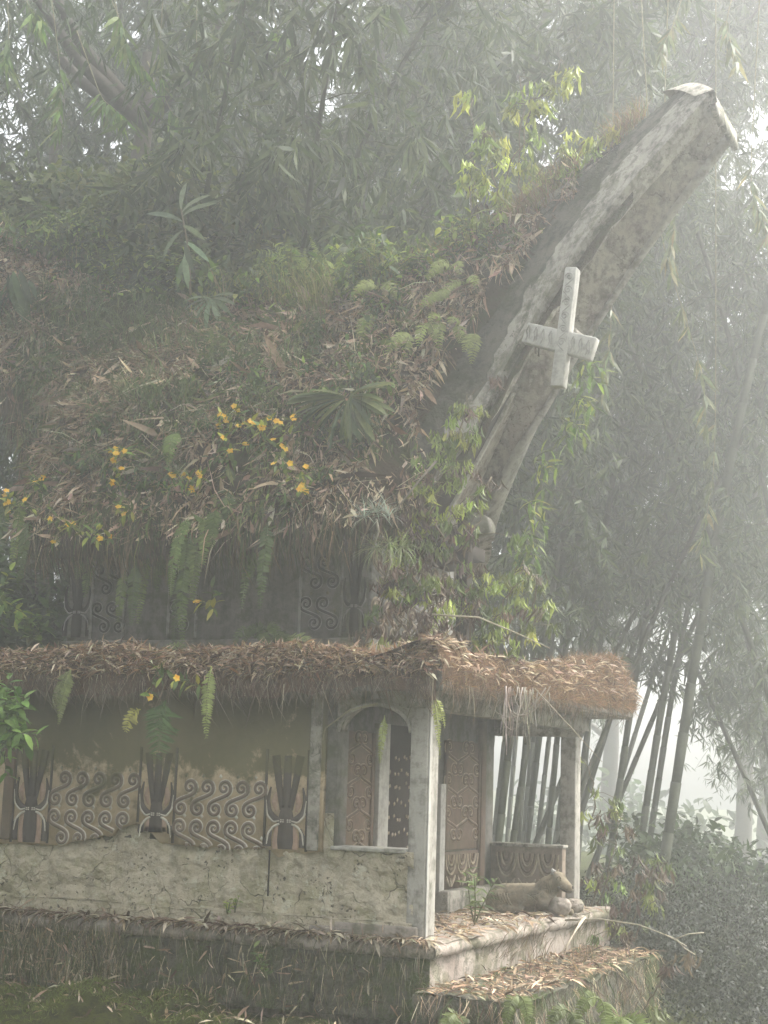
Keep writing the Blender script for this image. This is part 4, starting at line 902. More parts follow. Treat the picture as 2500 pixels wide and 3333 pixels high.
# strap-leaved rosette
q0 = onroof(1150, 1330, .22); RS = empty('strap_leaf_plant', q0, 'large rosette of long dark strap leaves drooping from the roof slope', 'plant')
STRAP2 = leaf_tpl([0, .15, .35, .6, .8, .93, 1], [.012, .035, .062, .075, .06, .03, 0], .28, .35)
for k in range(64):
    a = U(-.35, np.pi + .55); d = nrm(np.array([-math.cos(a)*1.1, -.38 + .15*rng.normal(), -math.sin(a)*.8 + .12*rng.normal()])); c = pick([(.06, .095, .03), (.09, .125, .04), (.13, .16, .055), (.20, .22, .07)], 1, .15)
    L = U(.3, .58)
    MB().inst(STRAP2, (q0 + d*.04)[None], d[None], nrm(np.array([0, -.75, .7]) + rng.normal(0, .25, 3))[None], np.array([L]), c, np.array([U(.7, 1.0)])).build('leaf', 'leaf', RS, smooth=True)
m = MB(); n = 160; m.inst(BLADE, np.repeat(q0[None], n, 0) + rng.normal(0, .06, (n, 3)) + np.array([.12, 0, -.1]), nrm(DOWN + rv(n)*.3), rv(n), U(.25, .6, n), pick(DKGREEN + [(.12, .1, .06)], n), U(.4, .9, n)); m.build('hanging_blades', 'leaf', RS)
q1 = onroof(80, 960, .2); RS2 = empty('broad_leaf_clump', q1, 'clump of broad dark leaves hanging at the far end of the roof slope', 'plant')
for k in range(30):
    a = U(0, 2*np.pi); d = nrm(np.array([math.cos(a), -.5, math.sin(a)*.5 - .75]))
    MB().inst(STRAP, (q1 + rng.normal(0, .07, 3))[None], d[None], np.array([[0, -.5, 1.]]), np.array([U(.3, .5)]), pick(DKGREEN, 1), np.array([U(1, 1.5)])).build('leaf', 'leaf', RS2)
# silver spider plants
for px, py, lab in ((1225, 1690, 'silver-grey narrow-leaved tuft growing at the roof corner'), (1265, 1790, 'pale narrow-leaved tuft hanging just below the silver-grey one')):
    q = on(px, py, 'y', .15); e = empty('spider_plant', q, lab, 'plant')
    for hx in (-.12, 0, .12):
        m = MB(); n = 34; d = nrm(rv(n)*np.array([1, .6, .8]) + np.array([hx*2, -.5, .55 if py < 1750 else -.1])); m.inst(BLADE, np.repeat(q[None] + np.array([hx, 0, abs(hx)*-.3 + .06]), n, 0), d, nrm(np.array([0, 0, 1.]) + rv(n)*.2), U(.16, .3, n), pick([(.42, .46, .38), (.34, .38, .28)] if py < 1750 else [(.30, .33, .16), (.22, .26, .12)], n, .1), U(.9, 1.4, n)); m.build('leaf_tuft', 'leaf', e)
    MB().tube([q + np.array([-.1, .15, -.25]), q + np.array([0, .05, -.1]), q], .012, 5, (.3, .28, .22)).build('stem', 'stem', e)
# sapling with large pale leaves, and a low one
q, _ = hit(620, 960); q = q if q is not None else on(620, 960, 'y', 1.5)
e = empty('sapling', q, 'thin sapling with large pale oblong leaves standing on the roof', 'sapling'); top = q + np.array([-.18, .0, 1.0])
MB().tube(np.array([q, q + np.array([-.05, 0, .5]), top]), [.014, .011, .007], 6, (.18, .16, .1)).build('trunk', 'stem', e)
for zf, d in ((.98, (.0, -.2, 1)), (.95, (.9, -.3, .8)), (.9, (.8, -.3, .45)), (.8, (.9, -.5, -.35)), (.75, (-.6, -.3, -.5)), (.6, (.5, -.5, -.9)), (.5, (.25, -.5, -1)), (.45, (-.3, -.4, -.9)), (.85, (-.5, -.5, .3)), (.62, (.9, -.1, -.5))):
    MB().inst(STRAP, (q*(1-zf) + top*zf)[None], nrm(np.array(d, float))[None], np.array([[0.1, -.8, .4]]), np.array([U(.30, .40)]), pick([(.22, .28, .16), (.16, .21, .10)], 1), np.array([1.3])).build('leaf', 'leaf', e, smooth=True)
q = onroof(705, 1010, .2); e = empty('palmate_plant', q, 'grey-green plant with a whorl of large leaves on the roof slope', 'plant')
for a in np.linspace(-.3, np.pi+.3, 9):
    d = np.array([math.cos(a), -.5, -math.sin(a)*.75 + .15]); MB().inst(STRAP, q[None], nrm(d)[None], np.array([[0, -.7, .7]]), np.array([U(.26, .36)]), pick([(.24, .30, .18), (.17, .23, .12)], 1), np.array([1.4])).build('leaf', 'leaf', e, smooth=True)
MB().tube([q + np.array([0, .25, -.05]), q], .012, 5, (.2, .18, .1)).build('stem', 'stem', e)

# wilted climbers: on the gable end, along the prow and beside the porch
def climber(path, label, group, n, cols, leaf=.12, side=.12, wts=None, name='climbing_vine'):
    path = np.array(path, float); k = len(path); tt = np.linspace(0, k-1, 4*k); pp = np.stack([np.interp(tt, range(k), path[:, c]) for c in range(3)], 1) + rng.normal(0, .02, (4*k, 3))
    e = empty(name, pp[0], label, 'vine', group); sm = MB().tube(pp, np.linspace(.010, .004, len(pp)), 5, (.14, .11, .07)); lf = MB(); tw = sm
    ncl = max(3, n//14)
    for c in range(ncl):
        i = int(U(1, len(pp))); q = pp[i] + rng.normal(0, side, 3)*np.array([1, .6, .8]); tw.tube([pp[i], (pp[i]+q)/2 + np.array([0, 0, .03]), q], .003, 4, (.13, .11, .06))
        mcount = int(U(9, 18)); pos_ = q + rng.normal(0, .035, (mcount, 3))*np.array([1, 1, .6]); hue = pick(cols, 1, .2, wts)[0]
        lf.inst(WILT, pos_, nrm(DOWN*1.0 + rv(mcount)*.42), nrm(rv(mcount)*np.array([1, 1, .2])), leaf*U(.6, 1.25, mcount), np.clip(hue*(1 + rng.normal(0, .2, (mcount, 1))), .01, .8), U(.7, 1.15, mcount))
    tw.build('stem', 'stem', e); lf.build('foliage', 'leaf', e); return e
VG = [(.20, .26, .06), (.28, .32, .07), (.13, .17, .045), (.15, .105, .07), (.10, .07, .05)]
def pth(pts): return [on(a, b, 'y', y) for a, b, y in pts]
for pts, n, w_ in [([(1480, 1480, .7), (1510, 1350, .8), (1530, 1270, .9)], 170, [.3, .3, .35, .03, .02]), ([(1400, 1560, .6), (1450, 1450, .7), (1500, 1400, .7)], 170, [.25, .3, .35, .06, .04]), ([(1420, 1750, .6), (1420, 1600, .6), (1440, 1520, .6)], 220, [.25, .35, .2, .12, .08]), ([(1380, 1850, .6), (1360, 1700, .6), (1400, 1620, .6)], 200, [.1, .15, .25, .3, .2]), ([(1300, 2050, .6), (1290, 1900, .6), (1250, 1820, .5)], 170, [.04, .06, .2, .4, .3]), ([(1450, 2080, .8), (1440, 1900, .8), (1460, 1760, .8)], 240, [.12, .15, .25, .28, .2]), ([(1530, 2100, 1.0), (1540, 1950, 1.0), (1560, 1850, 1.0)], 190, [.1, .15, .35, .25, .15]), ([(1620, 2100, 1.2), (1650, 1950, 1.2), (1700, 1830, 1.2)], 220, [.2, .3, .3, .12, .08]), ([(1680, 2110, 1.4), (1730, 1980, 1.4), (1740, 1850, 1.4)], 200, [.2, .3, .3, .12, .08]), ([(1560, 1760, 1.0), (1500, 1700, .9), (1460, 1660, .8)], 120, [.2, .3, .25, .15, .1]), ([(1600, 2100, 1.0), (1590, 2030, 1.0), (1640, 1990, 1.1)], 170, [.2, .3, .3, .1, .1]), ([(1350, 2110, .5), (1390, 2000, .5), (1420, 1930, .6)], 190, [.05, .1, .25, .35, .25]), ([(1280, 2090, .55), (1330, 1960, .55), (1340, 1840, .55)], 230, [.06, .1, .24, .35, .25]), ([(1480, 2100, .9), (1500, 2000, .9), (1480, 1850, .9)], 230, [.1, .15, .3, .25, .2]), ([(1400, 1930, .6), (1340, 1800, .55), (1300, 1720, .5)], 190, [.1, .15, .3, .25, .2]), ([(1220, 2080, .6), (1240, 1980, .55), (1260, 1880, .5)], 150, [.05, .1, .25, .35, .25]), ([(1590, 1560, 1.2), (1560, 1650, 1.1), (1540, 1760, 1.0)], 130, [.2, .3, .3, .1, .1])]:
    climber(pth(pts), 'wilted vine with drooping leaves climbing the gable end of the upper storey', 'wilted vines on the gable end', n, VG, .11, .11, w_)
for pts, n in [([(1560, 900, 1.9), (1530, 650, 1.9), (1545, 470, 1.9), (1530, 330, 1.9)], 210), ([(1640, 780, 1.9), (1600, 560, 1.9), (1590, 440, 1.9)], 200), ([(1600, 700, 1.95), (1720, 380, 2.0), (1830, 190, 2.0)], 190), ([(1700, 690, 1.95), (1690, 520, 2.0), (1700, 250, 2.0)], 130), ([(1760, 640, 2.0), (1800, 520, 2.0), (1830, 470, 2.0)], 150), ([(1820, 600, 2.0), (1890, 490, 2.0), (1900, 450, 2.0)], 110), ([(1900, 560, 2.0), (1950, 480, 2.0), (1960, 440, 2.0)], 90), ([(1560, 800, 1.8), (1540, 600, 1.8)], 120), ([(1680, 350, 2.0), (1780, 300, 2.0), (1850, 240, 2.0)], 110)]:
    climber(pth(pts), 'wilted yellow-green climber standing above the ridge of the prow', 'wilted climbers along the prow ridge', n, [(.26, .33, .06), (.34, .38, .07), (.18, .24, .05), (.13, .11, .06)], .15, .10, [.35, .35, .2, .1])
for pts, n, w_ in [([(1860, 3060, 5.3), (1950, 2900, 5.3), (1990, 2850, 5.3)], 150, [.1, .15, .2, .3, .25]), ([(1990, 3060, 3.9), (2060, 2900, 3.9), (2110, 2830, 3.9)], 230, [.06, .06, .13, .4, .35]), ([(1920, 2700, 5.4), (1930, 2560, 5.4), (1920, 2450, 5.4)], 110, [.3, .3, .2, .1, .1]), ([(1950, 2980, 5.4), (2000, 2760, 5.4), (2020, 2650, 5.4)], 190, [.1, .12, .25, .3, .23]), ([(2050, 3000, 5.0), (2130, 2870, 5.0), (2180, 2800, 5.0)], 150, [.15, .1, .15, .3, .3]), ([(2090, 3290, 2.4), (2150, 3180, 2.4), (2180, 3130, 2.4)], 50, [.02, .03, .1, .45, .4])]:
    climber(pth(pts), 'wilting weed with brown hanging leaves beside the back porch pillar', 'wilting weeds beside the porch', n, VG, .13, .13, w_)
for i in range(30):
    px = U(330, 1560); py = 905 - 35*math.sin((px-330)/1230*math.pi)*-1 + U(-70, 60) - (max(px-1250, 0)*.45)
    q, _ = hit(px, py + 40)
    if q is None or np.linalg.norm(q-CAM) > 19: q = on(px, py + 40, 'y', 1.9)
    leafy('ridge_weed', q, 'leafy green weed rooted in the litter along the roof ridge', 'weed', 'leafy weeds along the roof ridge', nst=5, L=.34, nl=9, leaf=.11, tpl=(LANCE if i % 2 else OVATE), cols=GREEN + YGREEN, up=(0, -.1, 1), spread=.4, droop=.3)
for i in range(18):
    px = U(40, 1330); py = 880 + 60*math.sin(px/1330*math.pi) - (120 if px < 330 else 0) + U(-20, 40); q, _ = hit(px, py + 30)
    if q is None or np.linalg.norm(q-CAM) > 19: q = on(px, py + 30, 'y', 1.8)
    leafy('roof_shrub', q, 'waist-high green shrub growing wild on top of the roof', 'shrub', 'wild shrubs on top of the roof', nst=9, L=.55, nl=13, leaf=.12, tpl=(LANCE if i % 2 else OVATE), cols=GREEN + DKGREEN + YGREEN[:1], up=(0, -.25, 1), spread=.55, droop=.35, sag=.3)
for i in range(44):
    px = U(60, 1250); py = U(1000, 1680); q, nq = hit(px, py)
    if q is None or np.linalg.norm(q-CAM) > 16: continue
    leafy('slope_weed', q + nq*.05, 'small green weed sprouting through the dead leaves of the roof slope', 'weed', 'small weeds on the roof slope', nst=4, L=.2, nl=7, leaf=.10, tpl=(LANCE if i % 3 else OVATE), cols=GREEN + DKGREEN, up=(0, -.7, .4), spread=.5, droop=.5)
# leafy sprigs sticking out behind the prow edge
for px, py, y, d in ((1900, 1190, 2.75, (.9, -.2, .1)), (1890, 1280, 2.75, (.8, -.2, -.5)), (1850, 1360, 2.8, (.8, -.3, -.5)), (1760, 1500, 2.8, (.7, -.2, .2)), (1730, 1640, 2.8, (.9, -.2, -.1)), (1720, 1720, 2.8, (.8, -.2, -.6)), (1700, 1790, 2.8, (.7, -.3, -.3))):
    leafy('leafy_sprig', on(px-25, py, 'y', y), 'green leafy sprig sticking out past the far edge of the prow', 'sprig', 'leafy sprigs along the far prow edge', nst=4, L=.36, dirs=[d, (d[0], d[1], d[2]-.5), (.7, -.5, d[2]+.3), (.6, -.3, -.8)], nl=8, leaf=.17, tpl=LANCE, cols=GREEN + YGREEN, droop=.35, sag=.6)
# plants at the left edge, on the porch, on the canopy
leafy('leafy_bush', on(0, 2370, 'y', -.75), 'bright green leafy bush in front of the painted wall corner', 'bush', nst=30, L=.4, nl=11, leaf=.14, cols=[(.14, .26, .05), (.20, .34, .07), (.10, .18, .04)], up=(.35, -.3, .35), spread=.8)
leafy('leafy_bush', on(0, 1950, 'y', .0), 'green leafy sprigs beside the end of the upper wall', 'bush', nst=8, L=.35, nl=8, leaf=.13, cols=GREEN + YGREEN, up=(.6, -.3, .1), spread=.5)
leafy('leafy_bush', on(90, 2100, 'y', .5), 'small green shrub growing on the canopy by the upper wall corner', 'bush', nst=9, L=.35, nl=8, leaf=.14, cols=GREEN, up=(.1, -.2, .8), spread=.5)
q = np.array([-.18, 1.6, .01]); q = on(1545, 3010, 'z', 0.01)
leafy('porch_weed', q, 'green weed with narrow leaves growing from the porch floor', 'weed', nst=4, L=.42, nl=14, leaf=.12, tpl=LANCE, cols=[(.12, .18, .06), (.16, .22, .07)], up=(0, 0, 1), spread=.14)
for px, py in ((740, 2975), (765, 2970)):
    leafy('ledge_weed', on(px, py, 'y', -.06), 'small weed growing on the platform ledge against the base wall', 'weed', 'weeds on the platform ledge', nst=3, L=.12, nl=4, leaf=.06, cols=YGREEN, spread=.3)
leafy('bank_weed', on(870, 3190, 'y', -.3), 'pale green weed climbing on the mossy platform wall', 'weed', nst=4, L=.24, nl=8, leaf=.06, cols=GREEN, spread=.3)
fern(2080, 3300, [((U(-.2, 1), -.4, U(.2, .7)), .4, .11, 16, 1.4) for _ in range(9)], 'low green fern clump at the foot of the lower step', pt=on(2030, 3330, 'y', -.6), col=(.13, .17, .04))
for i, (px, py) in enumerate([(1700, 3240), (1860, 3290), (1960, 3250), (1500, 3300)]):
    fern(px, py, [((U(-.6, .8), -.5, U(-.2, .6)), .28, .07, 12, 1.6) for _ in range(4)], 'small fern sprouting from the face of the lower step', 'small ferns on the lower step', pt=on(px, py, 'y', -.42), col=(.12, .15, .04))
# dry sticks
def stick(pts, r, label, group=None, col=(.42, .36, .27), forks=()):
    pts = np.array(pts, float); e = empty('dry_stick', pts[0], label, 'stick', group); MB().tube(pts, np.linspace(r, r*.4, len(pts)), 5, col).build('stalk', 'stem', e)
    for f in forks: MB().tube(np.array(f), r*.5, 4, col).build('twig', 'stem', e)
a = on(1840, 2995, 'y', 3.0); b = on(2080, 3010, 'y', 2.6); c = on(2200, 3055, 'y', 2.4)
stick([a, (a+b)/2 + np.array([0, 0, .03]), b, c], .011, 'long pale forked bamboo stalk jutting out from the porch floor edge', None, (.46, .41, .31), [[c, c + np.array([.12, 0, .05]), c + np.array([.26, 0, .07])], [c, c + np.array([.08, 0, -.08]), c + np.array([.18, 0, -.13])], [c - np.array([.1, 0, -.03]), c + np.array([.1, 0, -.06])]])
stick([on(1905, 2985, 'y', 2.5), on(1860, 3050, 'y', 2.3), on(1810, 3130, 'y', 2.0)], .010, 'dry stalk leaning over the platform edge below the animal statue', 'dry stalks over the platform edge')
stick([on(1895, 2990, 'y', 2.4), on(1850, 3070, 'y', 2.2), on(1835, 3120, 'y', 2.0)], .008, 'dry stalk leaning over the platform edge below the animal statue', 'dry stalks over the platform edge')
stick([on(800, 1790, 'y', .1), on(860, 1760, 'y', .05), on(960, 1700, 'y', .1)], .008, 'thin bare stick poking out below the roof eave', None, (.3, .26, .19))
stick([on(1740, 2240, 'y', .8), on(1870, 2380, 'y', .8), on(1960, 2480, 'y', .8)], .006, 'thin straight twig slanting down in front of the back pillar', None, (.33, .28, .2))
stick([on(1400, 2000, 'y', .5), on(1560, 2010, 'y', .4), on(1680, 2060, 'y', .4), on(1790, 2110, 'y', .4)], .010, 'pale bent branch arching across the wilted vines above the canopy', None, (.38, .34, .24))
stick([on(880, 1100, 'y', .8), on(1100, 1480, 'y', .5)], .012, 'slanting bare branch lying on the roof slope', None, (.17, .13, .09)) if False else None
stick([on(1420, 1500, 'y', .55), on(1360, 1570, 'y', .5), on(1280, 1670, 'y', .4)], .014, 'bare grey branch slanting down from the gable to the roof corner', None, (.24, .21, .16))
stick([on(1230, 2290, 'y', -.3), on(1140, 2310, 'y', -.3), on(1060, 2370, 'y', -.25), on(1050, 2410, 'y', -.25)], .010, 'thin dry stem curling along the arched lintel', None, (.24, .22, .14))

# ------------------------------------------------------------------ animal statue and other small things
def remeshed(name, blobs, voxel, parent, mat, smooth_it=6):
    """one continuous surface grown from overlapping rounded masses; blobs: (p0, p1, r0, r1) or (c, radii)"""
    import bmesh
    bm = bmesh.new()
    for b in blobs:
        if len(b) == 2:
            c, r = b; r_ = bmesh.ops.create_icosphere(bm, subdivisions=3, radius=1)['verts']
            for v in r_: v.co = Vector((v.co.x*r[0] + c[0], v.co.y*r[1] + c[1], v.co.z*r[2] + c[2]))
        else:
            p0, p1, r0, r1 = b; p0 = np.array(p0, float); p1 = np.array(p1, float); K = 9
            for k in range(K):
                f = k/(K-1); c = p0*(1-f) + p1*f; rr = r0*(1-f) + r1*f; r_ = bmesh.ops.create_icosphere(bm, subdivisions=2, radius=rr)['verts']
                for v in r_: v.co += Vector(c)
    me = bpy.data.meshes.new(name); bm.to_mesh(me); bm.free(); tmp = bpy.data.objects.new(name, me); COL.objects.link(tmp)
    r = tmp.modifiers.new('r', 'REMESH'); r.mode = 'VOXEL'; r.voxel_size = voxel; r.use_smooth_shade = True
    s = tmp.modifiers.new('s', 'SMOOTH'); s.iterations = smooth_it; s.factor = .5
    dg = bpy.context.evaluated_depsgraph_get(); me2 = bpy.data.meshes.new_from_object(tmp.evaluated_get(dg)); bpy.data.objects.remove(tmp)
    me2.materials.clear(); me2.materials.append(M[mat]); o = bpy.data.objects.new(name, me2); COL.objects.link(o); o.parent = parent; return o
SY = 3.7; base = on(1700, 2975, 'z', .0); SY = float(np.clip(base[1], 3.0, 4.3))
g = lambda px, py, dy=0: on(px, py, 'y', SY+dy)
o0 = g(1720, 2970); o0[2] = 0
AN = empty('animal_statue', (o0[0], SY, 0), 'reclining stone animal statue with raised head on the porch floor', 'statue')
def lp(px, py, dy=0): return g(px, py, dy) - np.array([o0[0], SY, 0])
hd = lp(1815, 2868); sn = lp(1853, 2893, -.05); nk = lp(1775, 2895); ch = lp(1765, 2945); rp = lp(1640, 2930); zz = lambda p, z: np.array([p[0], p[1], z])
rB = .115
blobs = [(zz(rp, .15), zz(ch, .18), .155, .15), (zz(ch, .2), nk, .12, .10), (nk, hd, .115, .10), (hd, sn, .088, .05), (hd + np.array([.0, 0, .005]), (.10, .092, .092)), (hd + np.array([-.1, 0, -.07]), (.11, .11, .12)),
         (zz(rp, .12) + np.array([-.02, -.09, 0]), (.15, .09, .13)), (zz(rp, .05) + np.array([.0, -.14, 0]), zz(rp, .04) + np.array([.24, -.15, 0]), .05, .035),
         (zz(rp, .12) + np.array([-.02, .09, 0]), (.15, .09, .13)),
         (zz(ch, .12) + np.array([.04, -.10, 0]), zz(ch, .045) + np.array([.28, -.10, 0]), .06, .04), (zz(ch, .12) + np.array([.04, .10, 0]), zz(ch, .045) + np.array([.28, .08, 0]), .06, .04),
         (hd + np.array([-.03, -.055, .075]), hd + np.array([-.012, -.07, .115]), .026, .012), (hd + np.array([-.03, .055, .075]), hd + np.array([-.012, .07, .115]), .026, .012),
         (hd + np.array([.045, -.052, .025]), (.018, .014, .018)), (hd + np.array([.045, .052, .025]), (.018, .014, .018)), (sn + np.array([.02, 0, .012]), (.018, .022, .016)),
         (zz(rp, .06) + np.array([-.14, -.02, 0]), zz(rp, .03) + np.array([-.05, -.18, 0]), .025, .015)]
remeshed('body', blobs, .012, AN, 'statue_stone')
for k in range(7):
    x = rp[0] - .08 + .032*k; th = np.linspace(.25, 2.2, 9)
    MB().tube(np.stack([np.full(9, x) + .02*np.sin(th*2), rp[1] - .06 - .125*np.sin(th)*.95, .10 + .155*-np.cos(th)*.55 + .06], 1) + np.array([o0[0], SY, 0]), .007, 5).build('carved_rib', 'statue_stone', AN)
def atube(pts, r, nm, mat, n=6): MB().tube(np.array(pts) + np.array([o0[0], SY, 0]), r, n).build(nm, mat, AN)
atube([hd + np.array([.045, -.086, .03]) + .022*np.array([math.cos(a), -.15, math.sin(a)]) for a in np.linspace(0, 6.28, 11)], .006, 'eye_rim', 'statue_stone')
atube([sn + np.array([.035, -.02, -.022]), sn + np.array([-.02, -.05, -.026]), hd + np.array([.03, -.085, -.05])], .006, 'mouth_line', 'dark_opening')
atube([hd + np.array([-.035, -.07, .07]), hd + np.array([-.02, -.085, .115]), hd + np.array([.0, -.075, .10])], [.02, .022, .010], 'ear', 'cross_stone', 8)
for a_ in np.linspace(0, 1, 5): atube([nk*(1-a_) + hd*a_*.55 + nk*a_*.45 + np.array([.02*math.cos(b), -.112*math.cos(b), .095*math.sin(b)]) for b in np.linspace(-1.2, 1.3, 9)], .007, 'carved_mane', 'statue_stone')
MB().tube(np.array([hd + np.array([.05, -.066, .025]), hd + np.array([.052, -.075, .026])]) + np.array([o0[0], SY, 0]), .011, 8).build('eye', 'dark_opening', AN)
MB().tube(np.array([sn + np.array([.03, -.005, .014]), sn + np.array([.044, -.006, .014])]) + np.array([o0[0], SY, 0]), .016, 8).build('nose', 'dark_opening', AN)
def rock(q, r, label, sq=(1, 1, .8), group=None, mat='rock', name='boulder'):
    import bmesh
    bm = bmesh.new(); bmesh.ops.create_icosphere(bm, subdivisions=4, radius=1)
    for v in bm.verts: k = 1 + .22*fnoise(np.array(v.co) + q, 1.4) + .08*fnoise(np.array(v.co) + q, 4); v.co = Vector((v.co.x*k*r*sq[0], v.co.y*k*r*sq[1], v.co.z*k*r*sq[2]))
    me = bpy.data.meshes.new(name); bm.to_mesh(me); bm.free(); me.materials.append(M[mat]); me.polygons.foreach_set('use_smooth', np.ones(len(me.polygons), bool))
    o = bpy.data.objects.new(name, me); COL.objects.link(o); o.location = q.tolist(); tag(o, label, 'rock', group); return o
q = g(1822, 2945, -.1); q[2] = .11; rock(q, .12, 'brown rounded stone lying under the snout of the animal statue')
q = g(1868, 2950, .25); q[2] = .10; rock(q, .10, 'pale rounded stone against the foot of the back pillar', mat='concrete_pink')
# painted animal carving on the canopy at the gable foot
q = on(1420, 2090, 'y', .75); WC = empty('painted_carving', (q[0], q[1], 2.3), 'white and yellow carved animal head resting on the canopy at the gable foot', 'carving')
remeshed('head', [(( -.18, 0, .10), (.10, 0, .12), .10, .085), ((.10, 0, .12), (.24, -.06, .0), .075, .045), ((.06, -.03, .17), (.13, .08, .05)), ((-.2, 0, .06), (.16, .12, .12))], .012, WC, 'carving_white')
m = MB(); th = np.linspace(0, 4*np.pi, 26); r = .01 + .045*np.linspace(0, 1, 26); ribbon(m, np.stack([r*np.cos(th), r*np.sin(th)], 1), .011, 0, -.012)
o = bpy.data.objects.new('eye_spiral', m.mesh('eye_spiral', 0, ('line_grey',))); COL.objects.link(o); o.parent = WC; o.location = (.10, -.095, .10); o.rotation_euler = (0, 0, .25)
o = MB().inst(STRAP, np.array([wloc(WC)]), np.array([[1., -.2, .12]]), np.array([[0, -.4, 1.]]), np.array([.36]), (1, 1, 1), np.array([1.3])).build('yellow_brow', 'yellow_paint', WC); o.location = (-.08, -.08, .22)

# ------------------------------------------------------------------ bamboo
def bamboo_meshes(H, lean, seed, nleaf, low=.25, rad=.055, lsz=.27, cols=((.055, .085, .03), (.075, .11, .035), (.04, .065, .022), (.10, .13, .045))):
    r = np.random.default_rng(seed); n = 30; p = np.zeros(3); az = 0.0; d = nrm(np.array([math.sin(lean), 0, math.cos(lean)])); path = [p.copy()]
    for k in range(n):
        f = k/n; d = nrm(d + np.array([.035*f, r.normal(0, .006), -.10*f**3])); p = p + d*H/n; path.append(p.copy())
    path = np.array(path); t = np.linspace(0, 1, n+1)
    cul = MB(); tt = []
    fine = np.repeat(t, 3)[1:-1]; rr = rad*(1-.8*fine**1.5)*np.where(np.arange(len(fine)) % 3 == 2, 1.12, 1); pf = np.stack([np.interp(fine + (np.arange(len(fine)) % 3 - 1)*.002, t, path[:, c]) for c in range(3)], 1)
    cul.tube(pf, rr, 7, np.outer(1 + .06*np.sin(np.arange(len(fine))*2.1), (.05, .056, .03)))
    br = MB(); lf = MB(); nb = int(70*H/12); per = nleaf//nb
    for b in range(nb):
        f = low + (1-low)*r.random()**.85; q = np.array([np.interp(f, t, path[:, c]) for c in range(3)]); a = r.uniform(0, 6.28); L = r.uniform(.7, 1.9)*(1.15-.4*f)
        d = nrm(np.array([math.cos(a), math.sin(a), r.uniform(.1, .7)])); pts = [q]
        for k in range(6): d = nrm(d + np.array([0, 0, -.30]) + r.normal(0, .06, 3)); pts.append(pts[-1] + d*L/6)
        pts = np.array(pts); br.tube(pts, np.linspace(.009, .003, 7), 3, (.07, .075, .035), cap=False)
        ncl = max(2, per//6)
        for c in range(ncl):
            g_ = r.uniform(.25, 1)*6; k = min(int(g_), 5); cp = pts[k]*(1-(g_-k)) + pts[k+1]*(g_-k) + r.normal(0, .13, 3); m6 = r.integers(4, 8)
            az_ = r.uniform(0, 6.28); mean = np.array([math.cos(az_)*.55, math.sin(az_)*.55, -.75])
            dd = nrm(mean + r.normal(0, .38, (m6, 3))); cc_ = np.array(cols)[r.choice(len(cols), m6)]*(1 + r.normal(0, .2, (m6, 1)))
            lf.inst(BAM, np.repeat(cp[None], m6, 0) + dd*.03, dd, nrm(r.normal(size=(m6, 3)) + np.array([0, 0, .4])), lsz*r.uniform(.6, 1.15, m6), np.clip(cc_, .005, 1), r.uniform(.9, 1.5, m6))
    return cul.mesh('culm', 0, ('stem',)), br.mesh('branches', 0, ('stem',)), lf.mesh('foliage', 0, ('leaf',))
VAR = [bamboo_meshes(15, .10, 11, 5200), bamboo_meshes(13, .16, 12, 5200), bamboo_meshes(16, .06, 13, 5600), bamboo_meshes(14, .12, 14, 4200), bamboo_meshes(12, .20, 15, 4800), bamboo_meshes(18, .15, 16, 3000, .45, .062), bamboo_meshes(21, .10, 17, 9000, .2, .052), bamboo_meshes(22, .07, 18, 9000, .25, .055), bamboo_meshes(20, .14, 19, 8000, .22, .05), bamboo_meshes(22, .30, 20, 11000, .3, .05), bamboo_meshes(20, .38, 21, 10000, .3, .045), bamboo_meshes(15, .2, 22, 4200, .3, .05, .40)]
def bamboo(px, dep, var, rot, label, group, sc=1.0, dz=0.0):
    p = atdepth(px, 2560, dep); e = empty('bamboo', (p[0], p[1], tz(p[0], p[1]) - .1 + dz), label, 'bamboo', group); e.rotation_euler = (0, 0, rot); e.scale = (sc,)*3
    for nm, me in zip(('culm', 'branches', 'foliage'), VAR[var]):
        o = bpy.data.objects.new(nm, me); COL.objects.link(o); o.parent = e
    return e
LB = 'tall bamboo with drooping leaves in the dense grove behind the roof'
RIGHTA = YAW    # local +x turned to the picture's right
k = 0
for px, dep in [(-250, 20), (-60, 18.5), (60, 22), (200, 18.5), (330, 20), (470, 22), (560, 19), (700, 21), (820, 24), (900, 20), (1010, 28), (1180, 24), (1290, 27), (1400, 21), (1500, 25), (1600, 22), (150, 25), (420, 27), (640, 28), (-120, 26), (-300, 23), (760, 31), (1120, 33), (1350, 31), (260, 30), (540, 33), (-40, 31), (880, 35)]:
    bamboo(px, dep, (6 + k % 3) if dep > 21 else k % 5, U(0, 6.28), LB, 'bamboo grove behind the roof', U(.85, 1.1)); k += 1
LR = 'leaning bamboo with hanging leaves growing in the mist beyond the porch'
for px, dep, rot in [(1560, 24, .2), (1640, 22, .3), (1700, 25, -.2), (1770, 23, .1), (1840, 26, .3), (1740, 29, .1), (1880, 31, .2), (2620, 25, 2.9), (2720, 22, 3.2), (2780, 27, 3.0), (2680, 31, 2.8), (1500, 30, .1), (1620, 33, .2), (1800, 36, -.1), (2850, 24, 3.1), (1680, 27, .5), (1820, 22.5, .6), (1420, 35, .1), (1550, 38, .2), (1760, 39, .1), (2560, 33, 3.0), (1650, 36, .4), (1480, 27, .5)]:
    bamboo(px, dep + 2, 6 + k % 3, RIGHTA + rot, LR, 'leaning bamboo beyond the porch', U(.9, 1.1)); k += 1
for px, dep, rot in [(1720, 23, .0), (1800, 26, .15), (1880, 26, -.1), (1930, 33, .1), (2760, 26, 3.0), (2850, 23, 3.2), (1660, 25, -.2)]:
    bamboo(px, dep + 1, 9 + k % 2, RIGHTA + rot, LR, 'leaning bamboo beyond the porch', U(.95, 1.1)); k += 1
